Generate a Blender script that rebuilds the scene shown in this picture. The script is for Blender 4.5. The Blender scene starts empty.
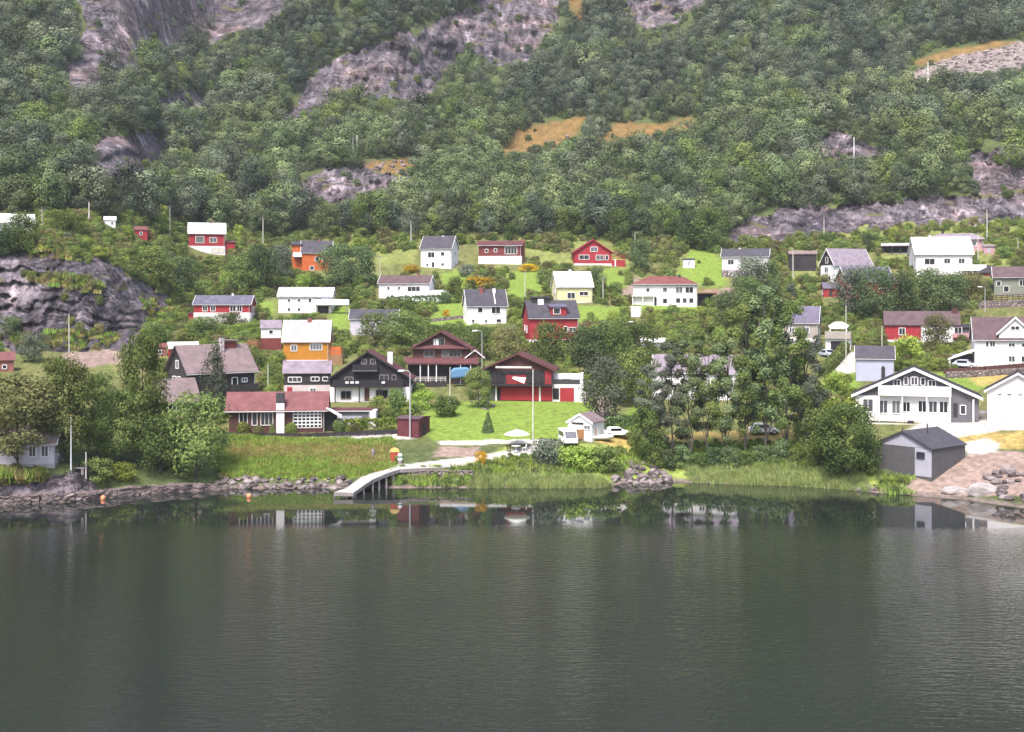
import bpy, math, random
import numpy as np
from mathutils import Vector, Matrix
random.seed(7); RNG = np.random.default_rng(11)
R = math.radians
scene = bpy.context.scene
COL = scene.collection
F, U0, V0, CAMH = 1200.0, 512.0, 300.0, 23.5      # focal length and horizon in pixels, deck height in metres

# ------------------------------------------------------------------ colour + materials
def S(r, g, b, k=1.0):
    f = lambda c: ((c/255.0/12.92) if c <= 10 else ((c/255.0+0.055)/1.055)**2.4)
    return (f(r)*k, f(g)*k, f(b)*k)

def nodes(name):
    m = bpy.data.materials.new(name); m.use_nodes = True
    nt = m.node_tree; nt.nodes.clear()
    out = nt.nodes.new('ShaderNodeOutputMaterial')
    return m, nt, out
def N(nt, t, **kw):
    n = nt.nodes.new(t)
    for k, v in kw.items():
        if k in n.inputs.keys(): n.inputs[k].default_value = v
        else: setattr(n, k, v)
    return n
def L(nt, a, b): nt.links.new(a, b)
def mapping(nt, scale, coord='Object'):
    tc = N(nt, 'ShaderNodeTexCoord'); mp = N(nt, 'ShaderNodeMapping'); mp.inputs['Scale'].default_value = scale
    L(nt, tc.outputs[coord], mp.inputs['Vector']); return mp.outputs['Vector']
def ramp(nt, fac, stops):
    r = N(nt, 'ShaderNodeValToRGB'); e = r.color_ramp.elements
    while len(e) < len(stops): e.new(0.5)
    for i, (p, c) in enumerate(stops):
        e[i].position = p; e[i].color = (c, c, c, 1) if not hasattr(c, '__len__') else (*c, 1)
    L(nt, fac, r.inputs['Fac']); return r.outputs['Color']
def mul(nt, a, b, fac=1.0, mode='MULTIPLY'):
    m = N(nt, 'ShaderNodeMix', data_type='RGBA', blend_type=mode); m.inputs[0].default_value = fac
    for s, x in ((6, a), (7, b)):
        if hasattr(x, 'is_linked'): L(nt, x, m.inputs[s])
        else: m.inputs[s].default_value = (*x, 1)
    return m.outputs[2]

def surf(name, col, rough=0.75, var=0.25, scale=(0.8, 0.8, 0.8), lines=None, lamt=0.25, metal=0.0, bump=0.0, spec=0.3):
    """painted / weathered surface: base colour, large blotches, fine grain, optional board or tile lines"""
    m, nt, out = nodes(name)
    b = N(nt, 'ShaderNodeBsdfPrincipled'); b.inputs['Roughness'].default_value = rough
    b.inputs['Metallic'].default_value = metal; b.inputs['Specular IOR Level'].default_value = spec
    v = mapping(nt, scale)
    n1 = N(nt, 'ShaderNodeTexNoise'); n1.inputs['Scale'].default_value = 1.0; n1.inputs['Detail'].default_value = 5
    n1.inputs['Roughness'].default_value = 0.65
    L(nt, v, n1.inputs['Vector'])
    c = mul(nt, col, ramp(nt, n1.outputs['Fac'], [(0.3, 1-var), (0.72, 1.0+var*0.3)]))
    if lines:
        v2 = mapping(nt, lines)
        w = N(nt, 'ShaderNodeTexWave', wave_type='BANDS', bands_direction='DIAGONAL'); w.inputs['Scale'].default_value = 1.0
        w.inputs['Distortion'].default_value = 0.4
        L(nt, v2, w.inputs['Vector'])
        c = mul(nt, c, ramp(nt, w.outputs['Fac'], [(0.05, 1-lamt), (0.35, 1.0)]))
        bp = N(nt, 'ShaderNodeBump'); bp.inputs['Strength'].default_value = 0.4; bp.inputs['Distance'].default_value = 0.03
        L(nt, w.outputs['Fac'], bp.inputs['Height']); L(nt, bp.outputs['Normal'], b.inputs['Normal'])
    L(nt, c, b.inputs['Base Color']); L(nt, b.outputs[0], out.inputs['Surface'])
    return m

BOARD = (0, 0, 22.0); VBOARD = (18.0, 18.0, 0); TILE = (0, 0, 12.0)
M = {}
def wallm(k, c, **kw): M[k] = surf(k, c, lines=kw.pop('lines', BOARD), lamt=kw.pop('lamt', 0.16), **kw)
wallm('white_wall', (0.80, 0.775, 0.79), var=0.10)
wallm('white_trim', (0.82, 0.80, 0.81), var=0.06)
wallm('cream_wall', (0.68, 0.62, 0.38), var=0.12)
wallm('red_wall', (0.31, 0.030, 0.042), var=0.25)
wallm('bright_red_wall', (0.37, 0.033, 0.045), var=0.2)
wallm('orange_wall', (0.55, 0.13, 0.035), var=0.2)
wallm('ochre_wall', (0.50, 0.21, 0.025), var=0.2)
wallm('brown_wall', (0.105, 0.045, 0.04), var=0.3, lines=VBOARD)
wallm('redbrown_wall', (0.20, 0.045, 0.045), var=0.3, lines=VBOARD)
wallm('maroon_wall', (0.14, 0.035, 0.045), var=0.3, lines=VBOARD)
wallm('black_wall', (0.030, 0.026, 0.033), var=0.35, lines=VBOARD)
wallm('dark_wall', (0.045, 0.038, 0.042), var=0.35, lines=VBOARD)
wallm('grey_wall', (0.15, 0.14, 0.16), var=0.2, lines=VBOARD)
wallm('boat_wall', (0.105, 0.100, 0.108), var=0.25, lines=VBOARD)
wallm('pale_grey_wall', (0.40, 0.39, 0.46), var=0.15)
wallm('lilac_wall', (0.55, 0.51, 0.58), var=0.12)
wallm('blue_grey_wall', (0.44, 0.45, 0.58), var=0.12)
wallm('greenish_wall', (0.22, 0.23, 0.19), var=0.15)
wallm('beige_wall', (0.38, 0.33, 0.30), var=0.15)
wallm('pink_wall', (0.50, 0.28, 0.31), var=0.15)
M['plaster'] = surf('plaster', (0.74, 0.71, 0.73), var=0.18)
M['pink_plaster'] = surf('pink_plaster', (0.52, 0.44, 0.45), var=0.2)
M['concrete'] = surf('concrete', (0.38, 0.35, 0.36), var=0.3)
M['deck_plank'] = surf('deck_plank', (0.55, 0.52, 0.49), var=0.4, lines=(9, 9, 0), lamt=0.35)
M['pale_concrete'] = surf('pale_concrete', (0.66, 0.64, 0.63), var=0.25)
def roofm(k, c, var=0.38, **kw): M[k] = surf(k, c, lines=TILE, lamt=0.28, var=var, rough=kw.pop('rough', 0.7), **kw)
roofm('white_roof', (0.78, 0.76, 0.77), var=0.10)
roofm('pale_roof', (0.52, 0.47, 0.53))
roofm('lilac_roof', (0.27, 0.22, 0.27))
roofm('slate_roof', (0.072, 0.066, 0.085))
roofm('blue_roof', (0.13, 0.12, 0.18))
roofm('violet_roof', (0.15, 0.13, 0.19))
roofm('brown_roof', (0.12, 0.075, 0.085))
roofm('redbrown_roof', (0.125, 0.045, 0.05))
roofm('red_roof', (0.20, 0.075, 0.078))
roofm('dark_roof', (0.045, 0.036, 0.044))
roofm('pinkgrey_roof', (0.25, 0.185, 0.19))
roofm('brick_roof', (0.20, 0.065, 0.06))
M['wood'] = surf('wood', (0.30, 0.17, 0.085), var=0.35)
M['grey_wood'] = surf('grey_wood', (0.25, 0.22, 0.22), var=0.35)
M['pale_wood'] = surf('pale_wood', (0.60, 0.56, 0.53), var=0.3)
M['fence_wood'] = surf('fence_wood', (0.42, 0.22, 0.10), var=0.3, lines=VBOARD)
M['dark_metal'] = surf('dark_metal', (0.05, 0.05, 0.055), rough=0.5, var=0.1)
M['galv'] = surf('galv', (0.48, 0.48, 0.50), rough=0.5, var=0.15, metal=0.3)
M['brick'] = surf('brick', (0.26, 0.10, 0.085), var=0.4)
M['blue_cloth'] = surf('blue_cloth', (0.11, 0.24, 0.40), var=0.3, scale=(2, 2, 2))
M['parasol_cloth'] = surf('parasol_cloth', (0.78, 0.79, 0.74), var=0.1)
M['white_paint'] = surf('white_paint', (0.80, 0.80, 0.80), rough=0.35, var=0.06)
M['silver_paint'] = surf('silver_paint', (0.50, 0.53, 0.60), rough=0.35, var=0.06)
M['red_paint'] = surf('red_paint', (0.38, 0.06, 0.04), rough=0.5, var=0.3, scale=(3, 3, 3))
M['yellow_paint'] = surf('yellow_paint', (0.60, 0.42, 0.14), rough=0.5, var=0.25, scale=(3, 3, 3))
M['green_paint'] = surf('green_paint', (0.02, 0.11, 0.09), rough=0.5, var=0.1)
M['orange_buoy'] = surf('orange_buoy', (0.70, 0.28, 0.14), rough=0.5, var=0.2)
M['rubber'] = surf('rubber', (0.02, 0.02, 0.02), rough=0.9, var=0.2)
M['lamp_glass'] = surf('lamp_glass', (0.75, 0.75, 0.72), rough=0.3, var=0.05)

def glassm():
    m, nt, out = nodes('window_glass')
    b = N(nt, 'ShaderNodeBsdfPrincipled'); b.inputs['Roughness'].default_value = 0.08
    oi = N(nt, 'ShaderNodeObjectInfo')
    c = ramp(nt, oi.outputs['Random'], [(0.0, (0.012, 0.012, 0.016)), (0.7, (0.035, 0.035, 0.045)), (1.0, (0.13, 0.13, 0.15))])
    L(nt, c, b.inputs['Base Color']); L(nt, b.outputs[0], out.inputs['Surface']); return m
M['glass'] = glassm()

def stonem(name, c1, c2, sc=1.2, bumpd=0.15, stretch=(1, 1, 1), joint=0.35):
    m, nt, out = nodes(name)
    b = N(nt, 'ShaderNodeBsdfPrincipled'); b.inputs['Roughness'].default_value = 0.85
    v = mapping(nt, stretch)
    vo = N(nt, 'ShaderNodeTexVoronoi', feature='DISTANCE_TO_EDGE'); vo.inputs['Scale'].default_value = sc
    L(nt, v, vo.inputs['Vector'])
    vc = N(nt, 'ShaderNodeTexVoronoi'); vc.inputs['Scale'].default_value = sc; L(nt, v, vc.inputs['Vector'])
    n = N(nt, 'ShaderNodeTexNoise'); n.inputs['Scale'].default_value = 3.0; n.inputs['Detail'].default_value = 6; L(nt, v, n.inputs['Vector'])
    base = mul(nt, ramp(nt, vc.outputs['Color'], [(0.2, c1), (0.8, c2)]), ramp(nt, n.outputs['Fac'], [(0.3, 0.6), (0.7, 1.15)]))
    c = mul(nt, base, ramp(nt, vo.outputs['Distance'], [(0.0, joint), (0.10, 1.0)]))
    bp = N(nt, 'ShaderNodeBump'); bp.inputs['Distance'].default_value = bumpd
    h = ramp(nt, vo.outputs['Distance'], [(0.0, 0.0), (0.2, 1.0)])
    L(nt, h, bp.inputs['Height']); L(nt, bp.outputs['Normal'], b.inputs['Normal'])
    L(nt, c, b.inputs['Base Color']); L(nt, b.outputs[0], out.inputs['Surface']); return m
M['quay_stone'] = stonem('quay_stone', (0.11, 0.082, 0.082), (0.20, 0.15, 0.145), 1.5, 0.08, stretch=(0.8, 0.8, 1.5), joint=0.62)
M['garden_stone'] = stonem('garden_stone', (0.16, 0.12, 0.12), (0.30, 0.24, 0.24), 1.4)
def bouldm():
    m, nt, out = nodes('boulder_stone')
    b = N(nt, 'ShaderNodeBsdfPrincipled'); b.inputs['Roughness'].default_value = 0.85
    oi = N(nt, 'ShaderNodeObjectInfo'); v = mapping(nt, (1, 1, 1))
    n = N(nt, 'ShaderNodeTexNoise'); n.inputs['Scale'].default_value = 2.2; n.inputs['Detail'].default_value = 7; L(nt, v, n.inputs['Vector'])
    base = ramp(nt, oi.outputs['Random'], [(0.0, (0.07, 0.055, 0.056)), (0.6, (0.19, 0.15, 0.15)), (1.0, (0.33, 0.28, 0.28))])
    c = mul(nt, base, ramp(nt, n.outputs['Fac'], [(0.3, 0.5), (0.7, 1.15)]))
    bp = N(nt, 'ShaderNodeBump'); bp.inputs['Distance'].default_value = 0.12; L(nt, n.outputs['Fac'], bp.inputs['Height'])
    L(nt, bp.outputs['Normal'], b.inputs['Normal'])
    L(nt, c, b.inputs['Base Color']); L(nt, b.outputs[0], out.inputs['Surface']); return m
M['boulder'] = bouldm()
M['pale_boulder'] = surf('pale_boulder', (0.40, 0.36, 0.35), var=0.5, scale=(1.5, 1.5, 2.5))

def leafm(name, dark, mid, light, trans=0.3):
    """foliage: each leaf spray has its own green ('tint'), each plant a slight shift of its own"""
    m, nt, out = nodes(name)
    at = N(nt, 'ShaderNodeAttribute', attribute_name='tint')
    c = ramp(nt, at.outputs['Fac'], [(0.0, dark), (0.5, mid), (1.0, light)])
    oi = N(nt, 'ShaderNodeObjectInfo')
    hsv = N(nt, 'ShaderNodeHueSaturation')
    mr = N(nt, 'ShaderNodeMapRange'); mr.inputs['To Min'].default_value = 0.478; mr.inputs['To Max'].default_value = 0.515
    L(nt, oi.outputs['Random'], mr.inputs['Value']); L(nt, mr.outputs[0], hsv.inputs['Hue'])
    ml = N(nt, 'ShaderNodeMath', operation='MULTIPLY_ADD'); ml.inputs[1].default_value = 7.31; ml.inputs[2].default_value = 0.0
    L(nt, oi.outputs['Random'], ml.inputs[0])
    fr = N(nt, 'ShaderNodeMath', operation='FRACT'); L(nt, ml.outputs[0], fr.inputs[0])
    mv = N(nt, 'ShaderNodeMapRange'); mv.inputs['To Min'].default_value = 0.62; mv.inputs['To Max'].default_value = 1.36
    L(nt, fr.outputs[0], mv.inputs['Value']); L(nt, mv.outputs[0], hsv.inputs['Value'])
    L(nt, c, hsv.inputs['Color'])
    d = N(nt, 'ShaderNodeBsdfDiffuse'); t = N(nt, 'ShaderNodeBsdfTranslucent')
    L(nt, hsv.outputs[0], d.inputs['Color']); L(nt, hsv.outputs[0], t.inputs['Color'])
    mx = N(nt, 'ShaderNodeMixShader'); mx.inputs[0].default_value = trans
    L(nt, d.outputs[0], mx.inputs[1]); L(nt, t.outputs[0], mx.inputs[2]); L(nt, mx.outputs[0], out.inputs['Surface'])
    return m
LEAF = {
 'forest': leafm('forest_leaf', (0.060, 0.090, 0.040), (0.124, 0.168, 0.062), (0.221, 0.264, 0.099)),
 'green':  leafm('green_leaf', (0.064, 0.096, 0.035), (0.132, 0.183, 0.057), (0.238, 0.296, 0.092)),
 'dark':   leafm('dark_leaf', (0.049, 0.080, 0.040), (0.101, 0.147, 0.066), (0.198, 0.250, 0.108)),
 'grey':   leafm('grey_leaf', (0.070, 0.085, 0.070), (0.139, 0.163, 0.116), (0.264, 0.287, 0.202)),
 'olive':  leafm('olive_leaf', (0.093, 0.096, 0.043), (0.194, 0.194, 0.081), (0.326, 0.302, 0.132)),
 'light':  leafm('light_leaf', (0.106, 0.151, 0.035), (0.221, 0.296, 0.060), (0.389, 0.462, 0.102)),
 'yellow': leafm('yellow_leaf', (0.20, 0.14, 0.02), (0.50, 0.33, 0.02), (0.68, 0.48, 0.04)),
 'rust':   leafm('rust_leaf', (0.155, 0.085, 0.054), (0.310, 0.171, 0.093), (0.465, 0.264, 0.139)),
 'conifer':leafm('conifer_leaf', (0.025, 0.053, 0.034), (0.053, 0.096, 0.056), (0.096, 0.152, 0.081), 0.15),
 'grass':  leafm('grass_leaf', (0.106, 0.209, 0.036), (0.248, 0.388, 0.070), (0.496, 0.589, 0.167)),
 'herb':   leafm('herb_leaf', (0.085, 0.120, 0.032), (0.185, 0.240, 0.062), (0.32, 0.38, 0.10)),
 'fresh':  leafm('fresh_leaf', (0.070, 0.108, 0.032), (0.150, 0.205, 0.062), (0.27, 0.33, 0.11)),
 'hill':   leafm('hill_leaf', (0.053, 0.070, 0.050), (0.117, 0.143, 0.093), (0.234, 0.263, 0.169), 0.2),
 'hillgreen': leafm('hill_green_leaf', (0.058, 0.084, 0.043), (0.126, 0.166, 0.077), (0.246, 0.292, 0.141), 0.2),
 'hilldark': leafm('hill_dark_leaf', (0.033, 0.047, 0.036), (0.073, 0.094, 0.066), (0.146, 0.175, 0.119), 0.2),
 'straw':  leafm('straw_leaf', (0.16, 0.15, 0.05), (0.36, 0.31, 0.11), (0.60, 0.50, 0.24)),
 'reed':   leafm('reed_leaf', (0.132, 0.194, 0.070), (0.279, 0.349, 0.124), (0.512, 0.527, 0.232)),
}
M['bark'] = surf('bark', (0.085, 0.07, 0.06), var=0.45, scale=(2, 2, 0.6))
M['pale_bark'] = surf('pale_bark', (0.30, 0.27, 0.25), var=0.55, scale=(1, 1, 4))

# ------------------------------------------------------------------ mesh building
class MB:
    def __init__(s, k=1.0): s.v, s.f, s.k = [], [], k
    def add(s, vs, fs):
        b = len(s.v); s.v += [tuple(c*s.k for c in p) for p in vs]; s.f += [tuple(b+i for i in f) for f in fs]; return s
    def box(s, x0, x1, y0, y1, z0, z1):
        return s.add([(x0,y0,z0),(x1,y0,z0),(x1,y1,z0),(x0,y1,z0),(x0,y0,z1),(x1,y0,z1),(x1,y1,z1),(x0,y1,z1)],
                     [(0,3,2,1),(4,5,6,7),(0,1,5,4),(1,2,6,5),(2,3,7,6),(3,0,4,7)])
    def prism(s, poly, a0, a1, axis='y'):
        """poly: (p,z) outline; extruded along axis (poly is in x,z for axis y and in y,z for axis x; in x,y for axis z)"""
        n = len(poly)
        f = {'y': lambda p, a: (p[0], a, p[1]), 'x': lambda p, a: (a, p[0], p[1]), 'z': lambda p, a: (p[0], p[1], a)}[axis]
        vs = [f(p, a0) for p in poly] + [f(p, a1) for p in poly]
        return s.add(vs, [tuple(range(n)), tuple(range(2*n-1, n-1, -1))] + [(i, i+n, (i+1) % n + n, (i+1) % n) for i in range(n)])
    def tube(s, p0, p1, r0, r1=None, n=8, cap=True):
        r1 = r0 if r1 is None else r1
        a, b = Vector(p0), Vector(p1); d = (b-a).normalized()
        x = d.orthogonal().normalized(); y = d.cross(x)
        vs = []
        for c, r in ((a, r0), (b, r1)):
            for i in range(n):
                t = 2*math.pi*i/n; vs.append(tuple(c + x*r*math.cos(t) + y*r*math.sin(t)))
        fs = [(i, (i+1) % n, (i+1) % n+n, i+n) for i in range(n)]
        if cap: fs += [tuple(range(n-1, -1, -1)), tuple(range(n, 2*n))]
        return s.add(vs, fs)
    def lathe(s, prof, cx=0, cy=0, n=16):
        vs, fs = [], []
        for r, z in prof:
            for i in range(n):
                t = 2*math.pi*i/n; vs.append((cx+r*math.cos(t), cy+r*math.sin(t), z))
        for j in range(len(prof)-1):
            for i in range(n):
                fs.append((j*n+i, j*n+(i+1) % n, (j+1)*n+(i+1) % n, (j+1)*n+i))
        fs += [tuple(range(n-1, -1, -1)), tuple((len(prof)-1)*n+i for i in range(n))]
        return s.add(vs, fs)
    def mesh(s, name):
        me = bpy.data.meshes.new(name); me.from_pydata(s.v, [], s.f); me.validate(); me.update(); return me
    def build(s, name, mat, parent=None, smooth=False):
        me = s.mesh(name)
        bmx = __import__('bmesh'); bm = bmx.new(); bm.from_mesh(me); bmx.ops.recalc_face_normals(bm, faces=bm.faces); bm.to_mesh(me); bm.free()
        if smooth:
            for p in me.polygons: p.use_smooth = True
        me.materials.append(M[mat] if isinstance(mat, str) else mat)
        o = bpy.data.objects.new(name, me); COL.objects.link(o)
        if parent is not None: o.parent = parent
        return o
def tag(o, label=None, cat=None, group=None, kind=None):
    if label: o['label'] = label
    if cat: o['category'] = cat
    if group: o['group'] = group
    if kind: o['kind'] = kind
    return o
def empty(name, loc, rz=0.0):
    o = bpy.data.objects.new(name, None); COL.objects.link(o); o.location = loc; o.rotation_euler = (0, 0, rz); o.empty_display_size = 0.5
    return o
def copy_tree(o, parent=None):
    c = o.copy(); COL.objects.link(c)
    if parent is not None: c.parent = parent
    for ch in list(o.children): copy_tree(ch, c)
    return c

# ------------------------------------------------------------------ noise helpers
def vnoise(x, y, seed=0):
    xi, yi = np.floor(x).astype(np.int64), np.floor(y).astype(np.int64); xf, yf = x-xi, y-yi
    def h(a, b):
        n = (a*374761393 + b*668265263 + seed*1442695041) & 0x7fffffff
        n = ((n ^ (n >> 13))*1274126177) & 0x7fffffff
        return ((n ^ (n >> 16)) & 0xffff)/65535.0
    u, v = xf*xf*(3-2*xf), yf*yf*(3-2*yf)
    return (h(xi, yi)*(1-u)+h(xi+1, yi)*u)*(1-v)+(h(xi, yi+1)*(1-u)+h(xi+1, yi+1)*u)*v
def fbm(x, y, o=4, seed=0):
    t, a, s = 0, 0.5, 0
    for i in range(o):
        t = t + a*vnoise(x*2**i, y*2**i, seed+i*17); s += a; a *= 0.5
    return t/s
def inpoly(x, y, poly):
    r = np.zeros(np.shape(x), bool); n = len(poly); j = n-1
    for i in range(n):
        xi, yi = poly[i]; xj, yj = poly[j]
        c = ((yi > y) != (yj > y)) & (x < (xj-xi)*(y-yi)/((yj-yi) or 1e-9)+xi)
        r ^= c; j = i
    return r

# ------------------------------------------------------------------ terrain
ROCKS = [
 [(52,-80),(315,-80),(298,-8),(272,26),(222,40),(160,56),(132,80),(98,94),(62,108),(66,60),(80,26)],
 [(284,124),(294,90),(336,60),(398,34),(468,8),(500,-50),(570,-50),(552,30),(528,66),(496,68),(470,48),(446,74),(424,102),(385,102),(345,94),(318,110)],
 [(78,156),(106,136),(152,132),(170,150),(164,180),(120,186),(88,178)],
 [(284,192),(308,172),(360,166),(410,178),(408,202),(350,208),(304,206)],
 [(610,-60),(730,-60),(706,4),(672,26),(640,32),(626,12)],
 [(955,152),(1000,142),(1100,138),(1100,202),(1024,201),(980,194)],
 [(730,228),(780,209),(850,206),(940,192),(1000,196),(1100,203),(1100,220),(960,224),(860,232),(800,240),(745,242)],
 [(-150,254),(0,252),(60,249),(110,260),(140,283),(172,294),(174,318),(150,335),(120,352),(60,349),(0,346),(-150,347)],
 [(150,98),(180,92),(215,100),(205,112),(160,112)],
 [(800,140),(840,132),(905,150),(880,165),(815,160)],
 [(-100,478),(0,480),(45,478),(88,470),(95,486),(60,503),(-100,512)],
]
ROCKS = ROCKS[:11]
MOSSY = [[(28,248),(60,246),(95,252),(80,256),(40,254)],[(20,277),(60,276),(92,284),(70,288)],[(150,312),(176,306),(176,322),(155,328)],[(0,470),(30,470),(30,484),(0,484)]]
SCREE = [[(895,78),(960,55),(1024,42),(1120,40),(1120,64),(960,76),(920,82)]]
ORANGE = [[(495,158),(512,132),(545,122),(588,116),(578,140),(535,150)], [(592,140),(618,124),(690,117),(708,127),(650,138),(612,148)],
          [(360,160),(420,158),(425,172),(370,176)], [(900,72),(930,52),(1000,38),(1024,42),(960,58)], [(570,-60),(586,-60),(584,20),(574,20)]]
LAWN = [[(440,272),(466,268),(468,290),(440,292)],[(556,304),(626,306),(622,322),(560,320)],[(330,308),(352,306),(352,336),(332,338)],[(702,286),(742,288),(738,306),(704,304)],[(256,302),(276,300),(276,316),(258,316)],[(416,286),(462,300),(460,312),(420,306)],[(596,268),(626,268),(628,288),(598,292)],[(418,418),(440,402),(480,398),(590,398),(602,408),(560,440),(440,444),(416,430)], [(680,266),(690,250),(716,252),(725,262),(728,285),(668,284)],
        [(596,440),(640,400),(652,420),(640,436)], [(815,400),(826,372),(856,352),(858,388),(848,402)],
        [(420,318),(470,300),(470,328),(420,330)], [(640,300),(700,300),(705,312),(640,316)], [(500,272),(540,268),(545,292),(515,300)],
        
         [(900,372),(990,372),(1000,385),(960,392),(930,380)]]
ROUGH = [[(840,206),(1024,222),(1024,240),(800,250),(745,246)],[(795,262),(830,262),(828,282),(790,282)],[(980,240),(1024,236),(1024,270),(978,268)],[(880,252),(912,252),(910,272),(884,266)],[(320,236),(420,236),(418,262),(370,268),(330,258)],[(515,238),(640,238),(640,268),(520,262)]]
MEADOW = [[(215,436),(390,436),(392,470),(350,478),(225,478)], [(500,448),(600,444),(690,446),(860,440),(880,492),(470,490),(470,468)]]
STRAW = [[(225,446),(335,446),(335,457),(228,459)],[(330,448),(392,446),(396,464),(340,468)], [(590,440),(700,432),(860,430),(858,444),(640,452)], [(955,432),(1024,430),(1024,448),(962,450)], [(960,372),(1000,368),(1010,380),(980,388)]]
PALE = [[(222,433),(300,435),(408,430),(412,438),(360,441),(222,437)], [(395,466),(470,457),(530,446),(545,440),(558,441),(540,452),(470,467),(396,472)],
        [(438,441),(552,439),(552,443),(440,445)], [(905,432),(935,414),(985,411),(1100,412),(1100,424),(1000,431),(960,437)],
        [(962,444),(985,438),(1000,444),(996,452),(968,455)], [(826,366),(842,352),(856,352),(856,372),(842,374)]]
SOIL = [[(62,352),(118,350),(120,364),(70,368)],[(430,458),(440,447),(478,447),(476,456)], [(900,492),(935,456),(1010,452),(1100,460),(1100,492),(960,496)], [(616,296),(640,276),(640,296),(625,300)],
        [(700,290),(745,288),(740,310),(705,304)], [(-100,476),(45,468),(45,480),(-100,490)], [(600,395),(612,400),(606,420),(596,415)]]

us = np.arange(-420, 1450, 2.0)
vs_shore = np.interp(us, [-260,0,70,105,220,345,470,600,625,680,720,800,850,880,930,960,1024,1290], [512,505,502,497,489,488,488,488,483,482,484,486,490,493,497,499,508,525])
rowsA = np.linspace(0, 1, 34)                       # from the shore up to v = 440
rowsB = np.concatenate([np.arange(438.5, 225, -1.5), np.arange(225, -8, -2.5), np.arange(-8, -430, -8.0)])
VV = np.concatenate([vs_shore[None, :] + (440-vs_shore)[None, :]*rowsA[:, None], np.repeat(rowsB[:, None], len(us), 1)], 0)
UU = np.repeat(us[None, :], VV.shape[0], 0)
def mask(polys, jit=5.0, seed=3):
    ju = UU + (fbm(UU/16, VV/16, 3, seed)-0.5)*jit*2.2; jv = VV + (fbm(UU/16, VV/16, 3, seed+50)-0.5)*jit*1.6
    m = np.zeros(UU.shape, bool)
    for p in polys: m |= inpoly(ju, jv, p)
    return m.astype(float)
def blur(a, r):
    if r < 1: return a
    k = np.ones(r*2+1)/(r*2+1)
    for _ in range(2):
        a = np.apply_along_axis(lambda c: np.convolve(np.pad(c, r, mode='edge'), k, 'valid'), 1, a)
    return a
rock = mask(ROCKS, 14); scree = mask(SCREE, 5)
G = np.interp(VV, [-430,-100,0,100,200,240,270,330,400,420,447,470,490,510][:14], [1.0,0.95,0.9,0.85,0.9,1.05,1.05,1.0,0.90,0.72,0.32,0.25,0.25,0.25])
left = np.clip((115-UU)/25, 0, 1)*np.clip((VV-474)/4, 0, 1)
G = G*(1-0.85*left)
rb = blur(rock, 30)
G = G*(1-0.55*np.clip(rb*1.3, 0, 1)*(VV < 250))
knoll = blur(mask([ROCKS[7]], 8), 8)
G = G*(1-0.86*np.clip(knoll*1.3, 0, 1)*(VV > 245)*(VV < 360))
def ridge_line(pts, amt, wd):
    u = [p[0] for p in pts]; v = np.interp(us, u, [p[1] for p in pts])[None, :]
    fade = np.clip((us-u[0])/50+0.5, 0, 1)*np.clip((u[-1]-us)/50+0.5, 0, 1)
    return amt*np.exp(-((VV-v)/wd)**2)*fade[None, :]
# hillside shoulders: behind each the ground dips away before it climbs again
G = G + ridge_line([(20,215),(60,160),(100,118),(170,66),(230,36),(300,-10)], 3.4, 5) + ridge_line([(430,205),(520,168),(620,152),(700,130),(850,88),(940,78),(1100,66)], 2.6, 5) + ridge_line([(180,205),(260,150),(330,118),(420,108),(540,70),(640,30)], 2.2, 5)
G = blur(G, 12)
DD = np.zeros_like(VV)
DD[0] = CAMH*F/(vs_shore-V0)
for i in range(1, VV.shape[0]):
    DD[i] = DD[i-1] + 0.5*(G[i]+G[i-1])*(VV[i-1]-VV[i])
DBASE = DD.copy()
rel = np.clip((VV.max(0)[None, :]-VV)/60, 0, 1)
far = np.clip((260-VV)/120, 0, 1)
X0 = (UU-U0)/F*DD; Z0 = CAMH-(VV-V0)/F*DD
bumpy = (fbm(X0/22, Z0/14, 4, 5)-0.5)*(1.2+9*far) + rock*((fbm(X0/7, Z0/4, 4, 9)-0.5)*7.0 + (np.abs(fbm(X0/5, Z0/18, 3, 21)-0.5)*9.0))*(0.45+0.55*far)
zz = Z0/4.2 + fbm(X0/11, Z0/7, 5, 71)*5.0
ledge_ = ((zz % 1.0)**1.5-0.4)*1.5*blur(rock, 2)*np.clip(fbm(X0/14, Z0/8, 3, 73)*2.4-0.6, 0, 1)
fine = rock*((fbm(X0/1.6, Z0/3.6, 3, 79)-0.5)*2.4 + np.abs(fbm(X0/2.6, Z0/13, 3, 83)-0.5)*8.0)
slab = 1-0.72*np.clip((115-VV)/10, 0, 1)*np.clip((335-UU)/20, 0, 1)     # the big upper left face is smooth
kn = 1-0.45*np.clip(knoll, 0, 1)
DD = DD + (bumpy*(1-rock*(1-slab*kn)) + ledge_*slab*1.25 + fine*slab*kn)*rel
def grid_lookup(A, u, v):
    """bilinear in u, linear along v (v falls with the row number)"""
    u = np.atleast_1d(np.asarray(u, float)); v = np.atleast_1d(np.asarray(v, float)); o = np.zeros(u.shape)
    ci = np.clip((u-us[0])/2.0, 0, len(us)-1.001); c0 = ci.astype(int); cf = ci-c0
    for k in range(len(u)):
        a = np.interp(-v[k], -VV[:, c0[k]], A[:, c0[k]]); b = np.interp(-v[k], -VV[:, c0[k]+1], A[:, c0[k]+1])
        o[k] = a*(1-cf[k])+b*cf[k]
    return o
def ground(u, v):
    D = float(grid_lookup(DD, u, v)[0]); return Vector(((u-U0)/F*D, D, CAMH-(v-V0)/F*D))
def air(u, v, D): return Vector(((u-U0)/F*D, D, CAMH-(v-V0)/F*D))

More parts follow.
